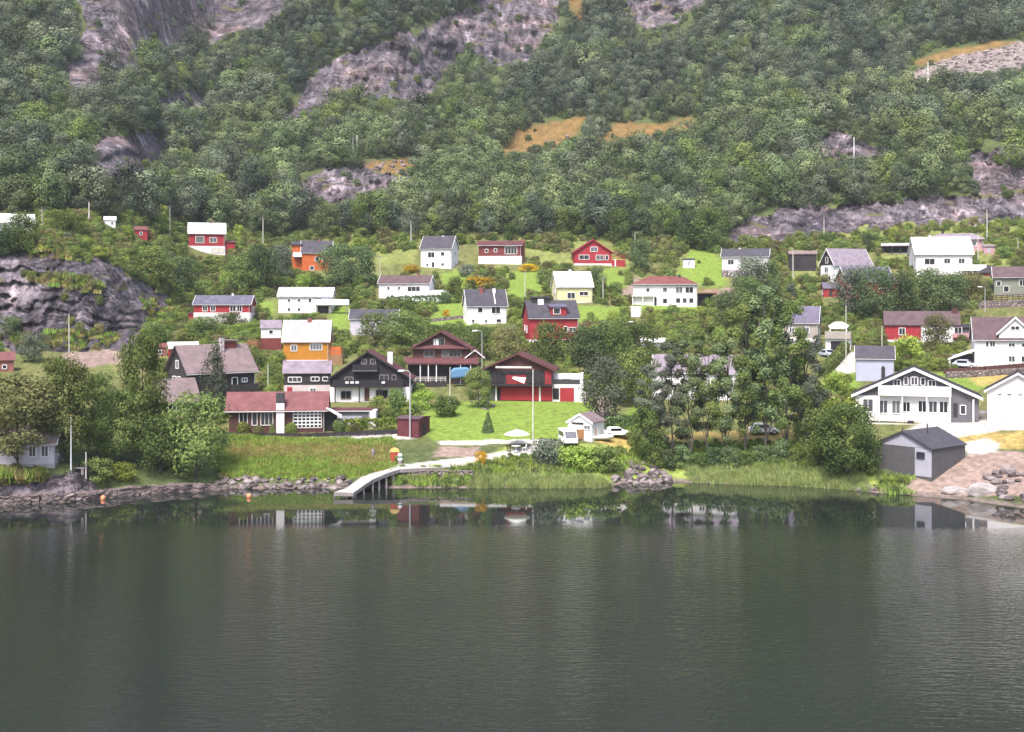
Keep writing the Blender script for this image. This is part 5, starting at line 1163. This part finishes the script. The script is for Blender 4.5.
# among the houses: (name,kind,leaf,u,v,w,h,label,cat)
for a in [
 ('leafy_tree','round','dark',262,292,34,48,'dark green tree on the slope left of the orange house'),
 ('leafy_tree','round','green',240,296,34,40,'green tree between the white roofed red house and the white house with a deck'),
 ('leafy_tree','round','grey',282,282,26,38,'grey green tree below the left end of the orange house'),
 ('leafy_tree','round','dark',338,290,38,46,'dark round tree just right of the orange house'),
 ('leafy_tree','round','dark',362,288,34,42,'dark round tree above the left end of the low white house with brown roof'),
 ('leafy_tree','round','green',155,282,40,36,'green bushy tree on top of the rock knoll left of the white roofed red house'),
 ('leafy_tree','round','dark',180,288,38,32,'dark bushy tree under the red house with the white roof'),
 ('leafy_tree','round','green',22,256,34,44,'green tree in front of the white house at the far left edge'),
 ('leafy_tree','round','dark',0,258,34,32,'dark tree at the left edge on the rock knoll'),
 ('leafy_tree','round','green',62,240,26,30,'small green tree on the knoll right of the far left white house'),
 ('leafy_tree','round','green',78,240,22,26,'small green tree between two poles on the rock knoll'),
 ('leafy_tree','round','green',548,366,40,44,'bushy tree behind the roof of the red brown balcony house'),
 ('leafy_tree','round','dark',585,372,46,46,'dark rounded tree below the red house with the dormer'),
 ('leafy_tree','round','green',615,372,44,52,'green rounded tree right of the dark tree under the red dormer house'),
 ('leafy_tree','round','green',638,366,40,44,'green rounded tree below the white house with the red hipped roof'),
 ('leafy_tree','round','olive',505,366,34,40,'olive green tree left of the red dormer house'),
 ('leafy_tree','round','green',480,360,30,34,'green tree behind the slim lamp beside the red brown balcony house'),
 ('leafy_tree','round','green',400,348,46,38,'broad green tree behind the white chimney of the black chalet'),
 ('leafy_tree','round','green',374,346,32,34,'green tree left of the pale chimney above the black chalet'),
 ('leafy_tree','round','grey',750,302,34,46,'grey green tree in front of the white house with slate roof'),
 ('leafy_tree','round','dark',768,300,26,40,'dark tree at the right end of the white house with slate roof'),
 ('leafy_tree','round','green',745,318,36,42,'green tree on the slope above the tall grove'),
 ('leafy_tree','round','dark',730,330,36,40,'dark tree on the slope behind the top of the tall grove'),
 ('leafy_tree','round','dark',640,272,24,34,'dark tree on the slope between the red gabled house and the hipped roof house'),
 ('leafy_tree','round','dark',598,292,18,26,'small dark tree right of the cream house with white roof'),
 ('leafy_tree','round','grey',852,318,40,50,'grey green tree in front of the red house with grey purple roof'),
 ('leafy_tree','round','dark',874,322,42,56,'dark tree in front of the middle of the grey purple roof'),
 ('leafy_tree','round','dark',900,318,38,46,'dark tree below the left gable of the large white roofed house'),
 ('leafy_tree','round','dark',926,316,40,48,'large dark tree below the windows of the large white roofed house'),
 ('leafy_tree','round','dark',950,316,38,44,'dark tree below the balcony of the large white roofed house'),
 ('leafy_tree','round','olive',972,306,32,34,'olive green tree left of the brown house at the right edge'),
 ('leafy_tree','round','olive',937,356,32,42,'dense rounded olive tree in front of the long red house'),
 ('leafy_tree','round','light',944,364,16,20,'small bright green tree at the foot of the dense olive tree'),
 ('shrub','bush','light',908,366,28,30,'bright green shrub right of the pale blue garage','shrub'),
 ('shrub','bush','green',1018,416,26,18,'round green shrub in front of the white garage at right edge','shrub'),
 ('shrub','ball','conifer',1005,410,8,13,'small dark pointed shrub beside the white garage','shrub'),
 ('shrub','bush','yellow',480,288,28,11,'wide yellow flowering bush above the white house with slate roof','shrub'),
 ('shrub','bush','yellow',411,272,18,7,'orange yellow flowering bush above the low white house with brown roof','shrub'),
 ('shrub','bush','yellow',529,271,18,7,'yellow flowering bush above the slope right of the brown upper storey house','shrub'),
 ('shrub','bush','yellow',446,316,7,6,'tiny yellow bush left of the white house with slate roof','shrub'),
 ('shrub','bush','rust',146,240,14,12,'red brown leaved shrub on top of the rock knoll','shrub'),
 ('shrub','bush','rust',252,352,16,12,'reddish shrub left of the ochre house','shrub'),
 ('leafy_tree','round','green',400,386,18,30,'rounded green tree at the right end of the black chalet'),
 ('leafy_tree','round','dark',868,252,10,19,'small round tree behind the ridge of the white house with lilac roof'),
 ('leafy_tree','round','dark',840,278,16,14,'round dark tree under the left gable of the house with lilac roof'),
 ('leafy_tree','birch','green',478,408,27,42,'leafy green tree between the blue cover and the red brown balcony house'),
 ('shrub','bush','green',446,416,26,20,'green garden shrub left of the leafy tree by the bright lawn','shrub'),
 ('shrub','bush','light',424,408,26,18,'pale garden shrub under the black chalet','shrub'),
 ('shrub','bush','green',396,414,20,26,'upright green shrub beside the tall curved street lamp','shrub'),
 ('shrub','bush','light',378,410,18,14,'pale yellow green shrub below the black chalet','shrub'),
 ('shrub','bush','green',314,390,26,13,'green shrub under the dark garage house','shrub'),
 ('shrub','bush','olive',250,396,34,14,'yellowish shrub behind the long red roof','shrub'),
 ('shrub','bush','green',275,392,22,13,'green shrub beside the thin pole behind the long red roof','shrub'),
 ('shrub','ball','light',243,435,13,13,'round clipped pale shrub at the left end of the long red roofed house','shrub'),
 ('shrub','ball','olive',258,437,11,11,'round clipped orange green shrub left of the wide white chimney','shrub'),
 ('shrub','cone','green',272,436,10,14,'cone shaped shrub in front of the wide white chimney','shrub'),
 ('shrub','ball','light',291,435,12,12,'round clipped shrub under the gridded window','shrub'),
 ('shrub','cone','green',323,431,9,18,'upright clipped shrub right of the gridded window','shrub'),
 ('shrub','ball','green',339,432,13,13,'round clipped green shrub in front of the red roofed garage','shrub'),
 ('shrub','bush','olive',356,434,16,12,'loose pale shrub right of the round clipped shrubs','shrub'),
 ('leafy_tree','round','dark',12,338,26,22,'dark shrubby tree at the foot of the left cliff'),
 ('leafy_tree','round','grey',34,362,30,30,'grey green tree left of the pinkish road by the cliff'),
 ('leafy_tree','round','green',155,345,28,24,'green shrubby tree left of the small red house with pale roof'),
 ('leafy_tree','round','green',205,338,36,22,'bushy tree above the dark house with lilac roof'),
 ('leafy_tree','round','green',230,330,34,18,'bushy green tree below the white basement of the red house'),
 ('leafy_tree','round','green',250,372,36,22,'bushy green tree left of the ochre house wall'),
 ('leafy_tree','round','light',248,340,24,18,'bright bushy tree left of the small white annex'),
 ('shrub','bush','green',770,420,36,30,'green shrub behind the right trunks of the tall grove','shrub'),
 ('shrub','bush','green',812,420,34,40,'green shrub between the grove and the white chalet','shrub'),
 ('shrub','bush','light',836,402,26,30,'bright shrub left of the white chalet gable','shrub'),
 ('leafy_tree','round','green',620,244,30,36,'green tree at the forest edge right of the red gabled house'),
 ('leafy_tree','round','green',708,250,40,44,'large green tree at the forest edge above the little white shed'),
 ('leafy_tree','round','dark',690,248,28,38,'dark tree at the forest edge left of the slate roofed white house'),
]: P(*a)
# clipped hedges
def hedge(u0, v0, u1, v1, hpx, tpx, leaf, label):
    a, b = ground(u0, v0), ground(u1, v1); k = a.y/F; n = int(60+(b-a).length*hpx*k*60)
    t = RNG.random(n); h = hpx*k; th = tpx*k
    ax = (b-a); per = Vector((ax.y, -ax.x, 0)).normalized()
    face = RNG.integers(0, 3, n); o = RNG.random(n)
    off = np.where(face == 0, th*0.5, np.where(face == 1, -th*0.5, (o-0.5)*th)); z = np.where(face == 2, h, o*h)+RNG.normal(size=n)*0.07*h
    c = np.array(a)[None, :]*(1-t[:, None])+np.array(b)[None, :]*t[:, None]; org = np.array((a+b)/2)
    c = c+np.outer(off, np.array(per)); c[:, 2] += z
    me = quad_mesh('hedge', c-org, unit(RNG.normal(size=(n, 3))), 0.42*(0.6+0.6*RNG.random(n)), RNG.beta(2, 2, n), LEAF[leaf])
    ob = bpy.data.objects.new('hedge', me); COL.objects.link(ob); ob.location = org; tag(ob, label, 'hedge')
hedge(345, 434, 396, 432, 13, 10, 'light', 'clipped pale green hedge right of the red roofed garage')
hedge(822, 378, 846, 352, 10, 8, 'green', 'clipped hedge along the drive to the garage with balcony')
hedge(596, 428, 650, 424, 9, 8, 'dark', 'dark hedge behind the white boat beside the hut')
hedge(386, 306, 452, 303, 8, 6, 'dark', 'dark hedge along the front of the low white house with brown roof')
hedge(418, 340, 470, 342, 14, 8, 'green', 'long green hedge above the brown chalet')

# wild shrubs filling the slope between the houses
BLOCK = []
def keepout(u, v, w=4, h=10):
    return any(x0-w*0.45 < u < x1+w*0.45 and y0-2 < v < y1+h*0.9 for x0, y0, x1, y1 in KEEP)
def scatter(n, reg, kind, leafs, wr, hr, name, label, cat, group, sep=9):
    got = []; tries = 0
    xs = [p[0] for p in reg]; ys = [p[1] for p in reg]
    while len(got) < n and tries < 9000:
        tries += 1
        u, v = random.uniform(min(xs), max(xs)), random.uniform(min(ys), max(ys))
        if not bool(inpoly(np.array([u]), np.array([v]), reg)[0]): continue
        w, h = random.uniform(*wr), random.uniform(*hr)
        if keepout(u, v, w, h) or any(bool(inpoly(np.array([u]), np.array([v-2]), p)[0]) for p in ROCKS): continue
        if any(abs(u-a) < sep and abs(v-b) < sep*0.6 for a, b in got): continue
        if any(bool(inpoly(np.array([u]), np.array([v-1]), p)[0]) for p in LAWN+PALE[:4]) and random.random() < 0.93: continue
        got.append((u, v)); plant(name, kind, random.choice(leafs), u, v, w, h, label, cat, group)
SLOPE = [(0,240),(180,250),(300,270),(330,285),(520,262),(760,280),(1024,252),(1024,300),(975,300),(800,345),(790,400),(640,400),(480,385),(400,345),(270,325),(230,395),(150,400),(150,345),(60,350),(60,250)]
scatter(120, SLOPE, 'bush', ['green','fresh','herb','grey','light','fresh','green'], (9, 18), (9, 18), 'wild_shrub', 'low wild shrub growing on the slope between the village houses', 'shrub', 'wild shrubs between the houses', 9)
UPPER = [(0,214),(120,216),(190,222),(260,238),(420,236),(620,240),(740,246),(1024,236),(1024,256),(760,282),(640,262),(480,244),(300,262),(180,262),(0,262)]
scatter(60, UPPER, 'bush', ['green','light','fresh','olive'], (10, 18), (9, 17), 'edge_shrub', 'low shrub in the grassy strip between top houses and the forest', 'shrub', 'shrubs along the forest foot', 9)

# forest on the mountain
def forest():
    us_, vs_ = [], []
    polys = ROCKS+SCREE+ORANGE
    v = 238.0
    while v > -420:
        f = 1.0 if v > -20 else 1.0+(-20-v)/120
        stepu = 12.0*f; u = (-170 if v > -20 else -250)+random.uniform(0, stepu)
        lim = (1190 if v > -20 else 1270)
        while u < lim:
            us_.append(u+random.uniform(-3, 3)*f); vs_.append(v+random.uniform(-2.6, 2.6)*f); u += stepu*random.uniform(0.75, 1.3)
        v -= 6.8*f
    uu, vv = np.array(us_), np.array(vs_)
    edge = np.interp(uu, [0,60,120,190,240,300,420,560,640,740,800,900,1024], [216,218,220,225,234,240,238,236,243,243,213,201,203])
    edge += (fbm(uu/20, uu*0+3.3, 2, 77)-0.5)*14
    ok = vv < edge
    ju = uu+(fbm(uu/14, vv/14, 2, 90)-0.5)*16; jv = vv+(fbm(uu/14, vv/14, 2, 91)-0.5)*10
    inr = np.zeros(len(uu), bool)
    for p in ROCKS+SCREE+ORANGE: inr |= inpoly(ju, jv, p) | inpoly(ju, jv-7, p) | inpoly(ju, jv-14, p) | (inpoly(ju, jv-21, p) & (vv < 216))
    # a few trees cling to the ledges
    ledge = inr & (RNG.random(len(uu)) < 0.018)
    orange_in = np.zeros(len(uu), bool)
    for p in SCREE+ORANGE: orange_in |= inpoly(uu, vv-4, p) | inpoly(uu, vv-12, p) | inpoly(uu, vv-19, p)
    ok &= (~inr | ledge) & ~orange_in
    ok &= fbm(uu/26, vv/18, 3, 95) < 0.74
    uu, vv = uu[ok], vv[ok]
    D = grid_lookup(DD, uu, vv)
    x, z = (uu-U0)/F*D, CAMH-(vv-V0)/F*D
    n = len(uu)
    h = (6.6+7.6*RNG.random(n)**1.5+1.6*(fbm(uu/30, vv/30, 2, 44)-0.5))*np.where(vv < -20, 1.5, 1.0)
    w = h*(0.64+0.34*RNG.random(n))*np.where(vv < -20, 1.2, 1.0)
    return uu, vv, x, D, z, h, w
uu, vv, fx_, fy_, fz_, fh, fw = forest()
order = np.argsort(fy_)
vis = [i for i in order if -4 < uu[i] < 1028]
NEAR = vis[:170]
nearset = set(NEAR)
for j, i in enumerate(NEAR):
    cr, tm = proto('forest', j % 7)
    e = empty('forest_tree', (fx_[i], fy_[i], fz_[i]-0.2), random.uniform(0, 6.28)); tag(e, 'leafy green tree in the lowest fringe of the mountain forest, just above the houses', 'tree', 'trees along the lower forest edge')
    for nm, me, mt in (('crown', cr, (LEAF['hillgreen'], LEAF['hillgreen'], LEAF['fresh'], LEAF['hill'], LEAF['hilldark'])[j % 5]), ('trunk', tm, M['bark'])):
        o = bpy.data.objects.new(nm, me); COL.objects.link(o); o.parent = e; o.scale = (fw[i], fw[i], fh[i])
        o.material_slots[0].link = 'OBJECT'; o.material_slots[0].material = mt
def scatter_stuff(name, pos, rotz, scale, variant, meshes, mats, label, cat):
    """many copies of a few meshes spread over points by geometry nodes: one uncountable mass"""
    src = bpy.data.collections.new(name+'_sources')
    for i, me in enumerate(meshes):
        o = bpy.data.objects.new('%s_source_%02d' % (name, i), me); src.objects.link(o)
        o.material_slots[0].link = 'OBJECT'; o.material_slots[0].material = mats[i % len(mats)]
    me = bpy.data.meshes.new(name); me.vertices.add(len(pos)); me.vertices.foreach_set('co', np.asarray(pos, np.float32).ravel())
    for nm, dt, arr in (('rotz', 'FLOAT', rotz), ('variant', 'INT', variant)):
        a = me.attributes.new(nm, dt, 'POINT'); a.data.foreach_set('value', np.asarray(arr))
    a = me.attributes.new('size', 'FLOAT_VECTOR', 'POINT'); a.data.foreach_set('vector', np.asarray(scale, np.float32).ravel())
    ob = bpy.data.objects.new(name, me); COL.objects.link(ob)
    ng = bpy.data.node_groups.new(name, 'GeometryNodeTree')
    ng.interface.new_socket('Geometry', in_out='INPUT', socket_type='NodeSocketGeometry'); ng.interface.new_socket('Geometry', in_out='OUTPUT', socket_type='NodeSocketGeometry')
    gi, go = ng.nodes.new('NodeGroupInput'), ng.nodes.new('NodeGroupOutput')
    ci = ng.nodes.new('GeometryNodeCollectionInfo'); ci.inputs['Collection'].default_value = src; ci.inputs['Separate Children'].default_value = True; ci.inputs['Reset Children'].default_value = True
    ip = ng.nodes.new('GeometryNodeInstanceOnPoints'); ip.inputs['Pick Instance'].default_value = True
    def att(nm, t):
        n = ng.nodes.new('GeometryNodeInputNamedAttribute'); n.data_type = t; n.inputs['Name'].default_value = nm; return n.outputs['Attribute']
    cx = ng.nodes.new('ShaderNodeCombineXYZ'); ng.links.new(att('rotz', 'FLOAT'), cx.inputs['Z'])
    ng.links.new(gi.outputs[0], ip.inputs['Points']); ng.links.new(ci.outputs[0], ip.inputs['Instance'])
    ng.links.new(att('variant', 'INT'), ip.inputs['Instance Index']); ng.links.new(cx.outputs[0], ip.inputs['Rotation']); ng.links.new(att('size', 'FLOAT_VECTOR'), ip.inputs['Scale'])
    ng.links.new(ip.outputs[0], go.inputs[0])
    md = ob.modifiers.new('scatter', 'NODES'); md.node_group = ng
    tag(ob, label, cat, kind='stuff'); return ob
rest = np.array([i for i in range(len(uu)) if i not in nearset])
fm = [proto('far', i % 8)[0] for i in range(24)]
tone = fbm(uu[rest]/45, vv[rest]/30, 3, 123)+0.35*RNG.random(len(rest))-0.17+np.clip((vv[rest]-110)/260, -0.12, 0.2)
lv = np.where(tone > 0.58, 2, np.where(tone > 0.44, 0, 1)).astype(np.int32)
spec = (RNG.integers(0, 8, len(rest))+8*lv).astype(np.int32)
# instances are picked in name order: 00-07 mid green, 08-15 grey and dark, 16-23 fresh
fmats = [LEAF[k] for k in ('hill hill hillgreen hill hill hillgreen hilldark hill  hill hilldark hilldark hill hilldark hill hill hilldark  hillgreen hillgreen hill hillgreen fresh hillgreen hillgreen hillgreen').split()]
scatter_stuff('mountain_forest', np.stack([fx_, fy_, fz_-0.3], 1)[rest], RNG.random(len(rest))*6.28, np.stack([fw, fw, fh], 1)[rest], spec,
              fm, fmats, 'dense green leafy forest covering the steep mountainside', 'forest')
# low growth: ferns and brambles on the slope, meadow grass on the bank, reeds in the shallows
def tuft(n, spread, leaf, mat, seed, up=1.0):
    """a patch of upright blades"""
    r = np.random.default_rng(seed); a = r.random(n)*6.283; q = np.sqrt(r.random(n))*spread
    base = np.stack([np.cos(a)*q, np.sin(a)*q, np.zeros(n)], 1); h = (0.55+0.6*r.random(n))*up
    ln = r.normal(size=(n, 2))*0.22*up; t = r.random(n)*6.283; wv = np.stack([np.cos(t), np.sin(t), np.zeros(n)], 1)*leaf
    tip = base+np.stack([ln[:, 0], ln[:, 1], h], 1); mid = base*0.5+tip*0.5+np.array([0, 0, 0.08*up])
    co = np.stack([base-wv*0.4, base+wv*0.4, mid+wv*0.5, tip], 1).reshape(-1, 3)
    return raw_quads('tuft', co, r.beta(2, 2, n), mat)
def spread(polys, n, excl=True):
    P_ = []
    for p in polys:
        xs = [a[0] for a in p]; ys = [a[1] for a in p]; A = (max(xs)-min(xs))*(max(ys)-min(ys))
        k = int(n*A); u = RNG.uniform(min(xs), max(xs), k); v = RNG.uniform(min(ys), max(ys), k)
        ok = inpoly(u, v, p)
        if excl:
            for q in PALE+SOIL: ok &= ~inpoly(u, v, q)
        P_.append(np.stack([u[ok], v[ok]], 1))
    return np.concatenate(P_)
def on_ground(uv):
    D = grid_lookup(DD, uv[:, 0], uv[:, 1]); return np.stack([(uv[:, 0]-U0)/F*D, D, CAMH-(uv[:, 1]-V0)/F*D], 1)
g = spread(MEADOW[:1], 0.30); p = on_ground(g)
sz = 0.55+0.5*fbm(p[:, 0]/4, p[:, 1]/4, 2, 7)[:, None]*np.ones((1, 3))
straw_ = np.zeros(len(g), bool)
for q in STRAW: straw_ |= inpoly(g[:, 0]+RNG.normal(size=len(g))*5, g[:, 1]+RNG.normal(size=len(g))*2, q)
straw_ = (straw_ & (RNG.random(len(g)) < .8)) | (RNG.random(len(g)) < .1)
scatter_stuff('meadow_grass', p, RNG.random(len(p))*6.28, sz, np.where(straw_, 1, np.where(RNG.random(len(p)) < .5, 0, 2)).astype(np.int32), [tuft(60, 0.9, 0.09, LEAF['grass'], s, 0.72) for s in range(3)], [LEAF['grass'], LEAF['straw'], LEAF['light']], 'tall yellow green meadow grass on the bank above the stones', 'grass')
REED = [[(470,476),(600,478),(612,489),(470,489)], [(680,466),(860,466),(870,492),(800,489),(720,484),(690,482)], [(470,462),(640,452),(640,470),(470,478)], [(640,448),(860,440),(860,470),(640,466)]]
g = spread(REED[:2], 0.32); p = on_ground(g)
scatter_stuff('reeds', p-np.array([0, 0, 0.1]), RNG.random(len(p))*6.28, np.ones((len(p), 3))*(0.35+0.5*RNG.random((len(p), 1))), RNG.integers(0, 3, len(p)).astype(np.int32), [tuft(50, 0.8, 0.06, LEAF['reed'], s+9, 1.2) for s in range(3)], [LEAF['reed']]*3, 'pale green reeds standing along the shallow water edge', 'reeds')
g = spread(REED[2:]+[[(880,480),(925,478),(915,494),(884,496)],[(392,470),(470,470),(470,487),(392,486)],[(960,484),(985,478),(990,482),(975,488)]], 0.14); p = on_ground(g)
scatter_stuff('bank_growth', p, RNG.random(len(p))*6.28, np.ones((len(p), 3))*(0.5+0.6*RNG.random((len(p), 1))), RNG.integers(0, 4, len(p)).astype(np.int32),
   [tuft(60, 0.9, 0.12, LEAF['grass'], s+19, 0.9) for s in range(2)]+[proto('bush', s)[0] for s in range(2)], [LEAF['grass'], LEAF['reed'], LEAF['green'], LEAF['light']], 'mixed grass and weeds on the bank under the waterside trees', 'weeds')
SIDES = [[(-170,225),(0,225),(0,470),(-170,470)],[(1024,240),(1190,240),(1190,470),(1040,470)]]
g = spread(SIDES+[SLOPE, UPPER, [(745,236),(1024,212),(1024,250),(745,262)], [(210,385),(400,385),(420,428),(215,424)],[(596,400),(650,400),(650,446),(632,446)], [(800,400),(850,380),(860,440),(800,440)],[(840,300),(975,300),(960,372),(860,372)],[(210,330),(420,330),(420,400),(210,400)]], 0.075)
ok = np.array([not keepout(a, b, 3, 7) for a, b in g])
for q in [[(556,404),(634,404),(634,448),(556,448)],[(216,424),(416,424),(416,445),(216,445)]]: ok &= ~inpoly(g[:, 0], g[:, 1], q)
for q in LAWN: ok &= ~inpoly(g[:, 0], g[:, 1], q) | (RNG.random(len(g)) < 0.03)
for q in ROCKS: ok &= ~inpoly(g[:, 0], g[:, 1], q) | (RNG.random(len(g)) < 0.02)
g = g[ok]; p = on_ground(g)
s_ = (0.9+1.5*RNG.random((len(p), 1)))
scatter_stuff('undergrowth', p-np.array([0, 0, 0.2]), RNG.random(len(p))*6.28, np.concatenate([s_*1.05, s_*1.05, s_*1.05], 1), RNG.integers(0, 4, len(p)).astype(np.int32), [proto('bush', s)[0] for s in range(4)], [LEAF['herb'], LEAF['fresh'], LEAF['olive'], LEAF['herb']], 'rough green undergrowth and tall weeds covering the village slope', 'undergrowth')

# loose stones on the scree slopes
g = spread(SCREE+SCREE+SCREE+ORANGE[2:3]+[[(512,150),(575,133),(578,142),(530,155)],[(612,146),(690,128),(694,136),(640,148)]], 0.07, False); p = on_ground(g)
s_ = 0.5+1.6*RNG.random((len(p), 1))**3
scatter_stuff('scree_stones', p, RNG.random(len(p))*6.28, np.concatenate([s_*1.2, s_, s_*0.8], 1), RNG.integers(0, 8, len(p)).astype(np.int32), BM_, [M['boulder']], 'grey pink loose stones strewn over the scree slopes on the mountain', 'scree')

g = spread([[(25,246),(60,244),(98,252),(92,262),(40,258)],[(20,274),(60,272),(110,284),(96,294),(40,286)],[(140,300),(178,298),(178,322),(150,332)],[(60,330),(120,335),(110,350),(20,350),(10,338)],[(0,470),(45,472),(45,482),(0,482)]], 0.10, False); p = on_ground(g)
s_ = 0.5+0.9*RNG.random((len(p), 1))
scatter_stuff('ledge_grass', p-np.array([0, 0, 0.1]), RNG.random(len(p))*6.28, np.concatenate([s_, s_, s_], 1), RNG.integers(0, 4, len(p)).astype(np.int32), [tuft(60, 0.9, 0.10, LEAF['straw'], 41, 0.8), tuft(60, 0.9, 0.10, LEAF['straw'], 42, 0.8), proto('bush', 1)[0], proto('bush', 2)[0]], [LEAF['straw'], LEAF['grass'], LEAF['olive'], LEAF['herb']], 'tufts of yellowish grass and low growth on the ledges of the left rock knoll', 'ledge grass')

# scrub on the ledges between rock and trees
g = spread([[(-150,-12),(1170,-12),(1170,200),(-150,222)]], 0.055, False)
rkm = np.zeros(len(g), bool); nearr = np.zeros(len(g), bool)
for q in ROCKS: rkm |= inpoly(g[:, 0], g[:, 1], q); nearr |= inpoly(g[:, 0], g[:, 1]-10, q) | inpoly(g[:, 0]-9, g[:, 1]+6, q) | inpoly(g[:, 0]+9, g[:, 1]+8, q) | inpoly(g[:, 0], g[:, 1]+12, q)
for q in SCREE+ORANGE: rkm |= inpoly(g[:, 0], g[:, 1], q); nearr |= inpoly(g[:, 0], g[:, 1]-8, q) | inpoly(g[:, 0], g[:, 1]-16, q) | inpoly(g[:, 0], g[:, 1]+10, q)
keep_ = (nearr & ~rkm) | (rkm & (RNG.random(len(g)) < np.where((g[:, 0] > 720) & (g[:, 1] > 185), 0.16, 0.025)))
g = g[keep_]; p = on_ground(g); s_ = 1.4+2.2*RNG.random((len(p), 1))
scatter_stuff('ledge_scrub', p-np.array([0, 0, 0.3]), RNG.random(len(p))*6.28, np.concatenate([s_*1.1, s_*1.1, s_], 1), RNG.integers(0, 4, len(p)).astype(np.int32), [proto('bush', i)[0] for i in range(4)], [LEAF['hillgreen'], LEAF['hill'], LEAF['fresh'], LEAF['hillgreen']], 'low green scrub on the ledges round the bare cliffs of the mountain', 'scrub')
# ------------------------------------------------------------------ air, light, camera
def build_haze():
    mb = MB().box(-720, 720, -330, 1050, -8, 700)
    m, nt, out = nodes('haze_air')
    pv = N(nt, 'ShaderNodeVolumePrincipled'); pv.inputs['Color'].default_value = (0.80, 0.86, 0.95, 1); pv.inputs['Density'].default_value = HAZE; pv.inputs['Anisotropy'].default_value = 0.0
    L(nt, pv.outputs[0], out.inputs['Volume'])
    o = mb.build('haze', m); tag(o, 'thin pale grey blue haze filling the air over the fjord', 'haze', kind='stuff')
HAZE = 0.00011
build_haze()
w = bpy.data.worlds.new('World'); scene.world = w; w.use_nodes = True
nt = w.node_tree; bg = nt.nodes['Background']
sky = nt.nodes.new('ShaderNodeTexSky'); sky.sky_type = 'NISHITA'; sky.sun_disc = False
SUN_EL, SUN_AZ = R(58), R(-160)         # azimuth from +Y (towards the mountain), clockwise: behind the camera, to the left
sky.sun_elevation = SUN_EL; sky.sun_rotation = SUN_AZ; sky.dust_density = 3.0; sky.ozone_density = 0.6; sky.air_density = 1.0
nt.links.new(sky.outputs[0], bg.inputs['Color']); bg.inputs['Strength'].default_value = 0.135
ld = bpy.data.lights.new('sun', 'SUN'); ld.energy = 2.9; ld.angle = R(18); ld.color = (1.0, 0.94, 0.87)
lo = bpy.data.objects.new('sun', ld); COL.objects.link(lo)
d = Vector((math.sin(SUN_AZ)*math.cos(SUN_EL), math.cos(SUN_AZ)*math.cos(SUN_EL), math.sin(SUN_EL)))
lo.rotation_euler = (-d).to_track_quat('-Z', 'Y').to_euler(); lo.location = (0, -100, 300)
cd = bpy.data.cameras.new('camera'); cam = bpy.data.objects.new('camera', cd); COL.objects.link(cam)
cam.location = (0, 0, CAMH); cam.rotation_euler = (R(90), 0, 0)
cd.sensor_width = 36; cd.lens = 36*F/1024; cd.shift_y = -66/1024.0; cd.clip_start = 0.5; cd.clip_end = 5000
scene.camera = cam
vs = scene.view_settings; vs.view_transform = 'Standard'; vs.look = 'None'; vs.gamma = 1; vs.exposure = EXPO if 'EXPO' in globals() else 1.22
scene.cycles.use_denoising = True
try: scene.cycles.denoiser = 'OPENIMAGEDENOISE'
except Exception: pass
scene.cycles.max_bounces = 8; scene.cycles.diffuse_bounces = 3; scene.cycles.glossy_bounces = 3; scene.cycles.transmission_bounces = 4; scene.cycles.volume_bounces = 0; scene.cycles.transparent_max_bounces = 4
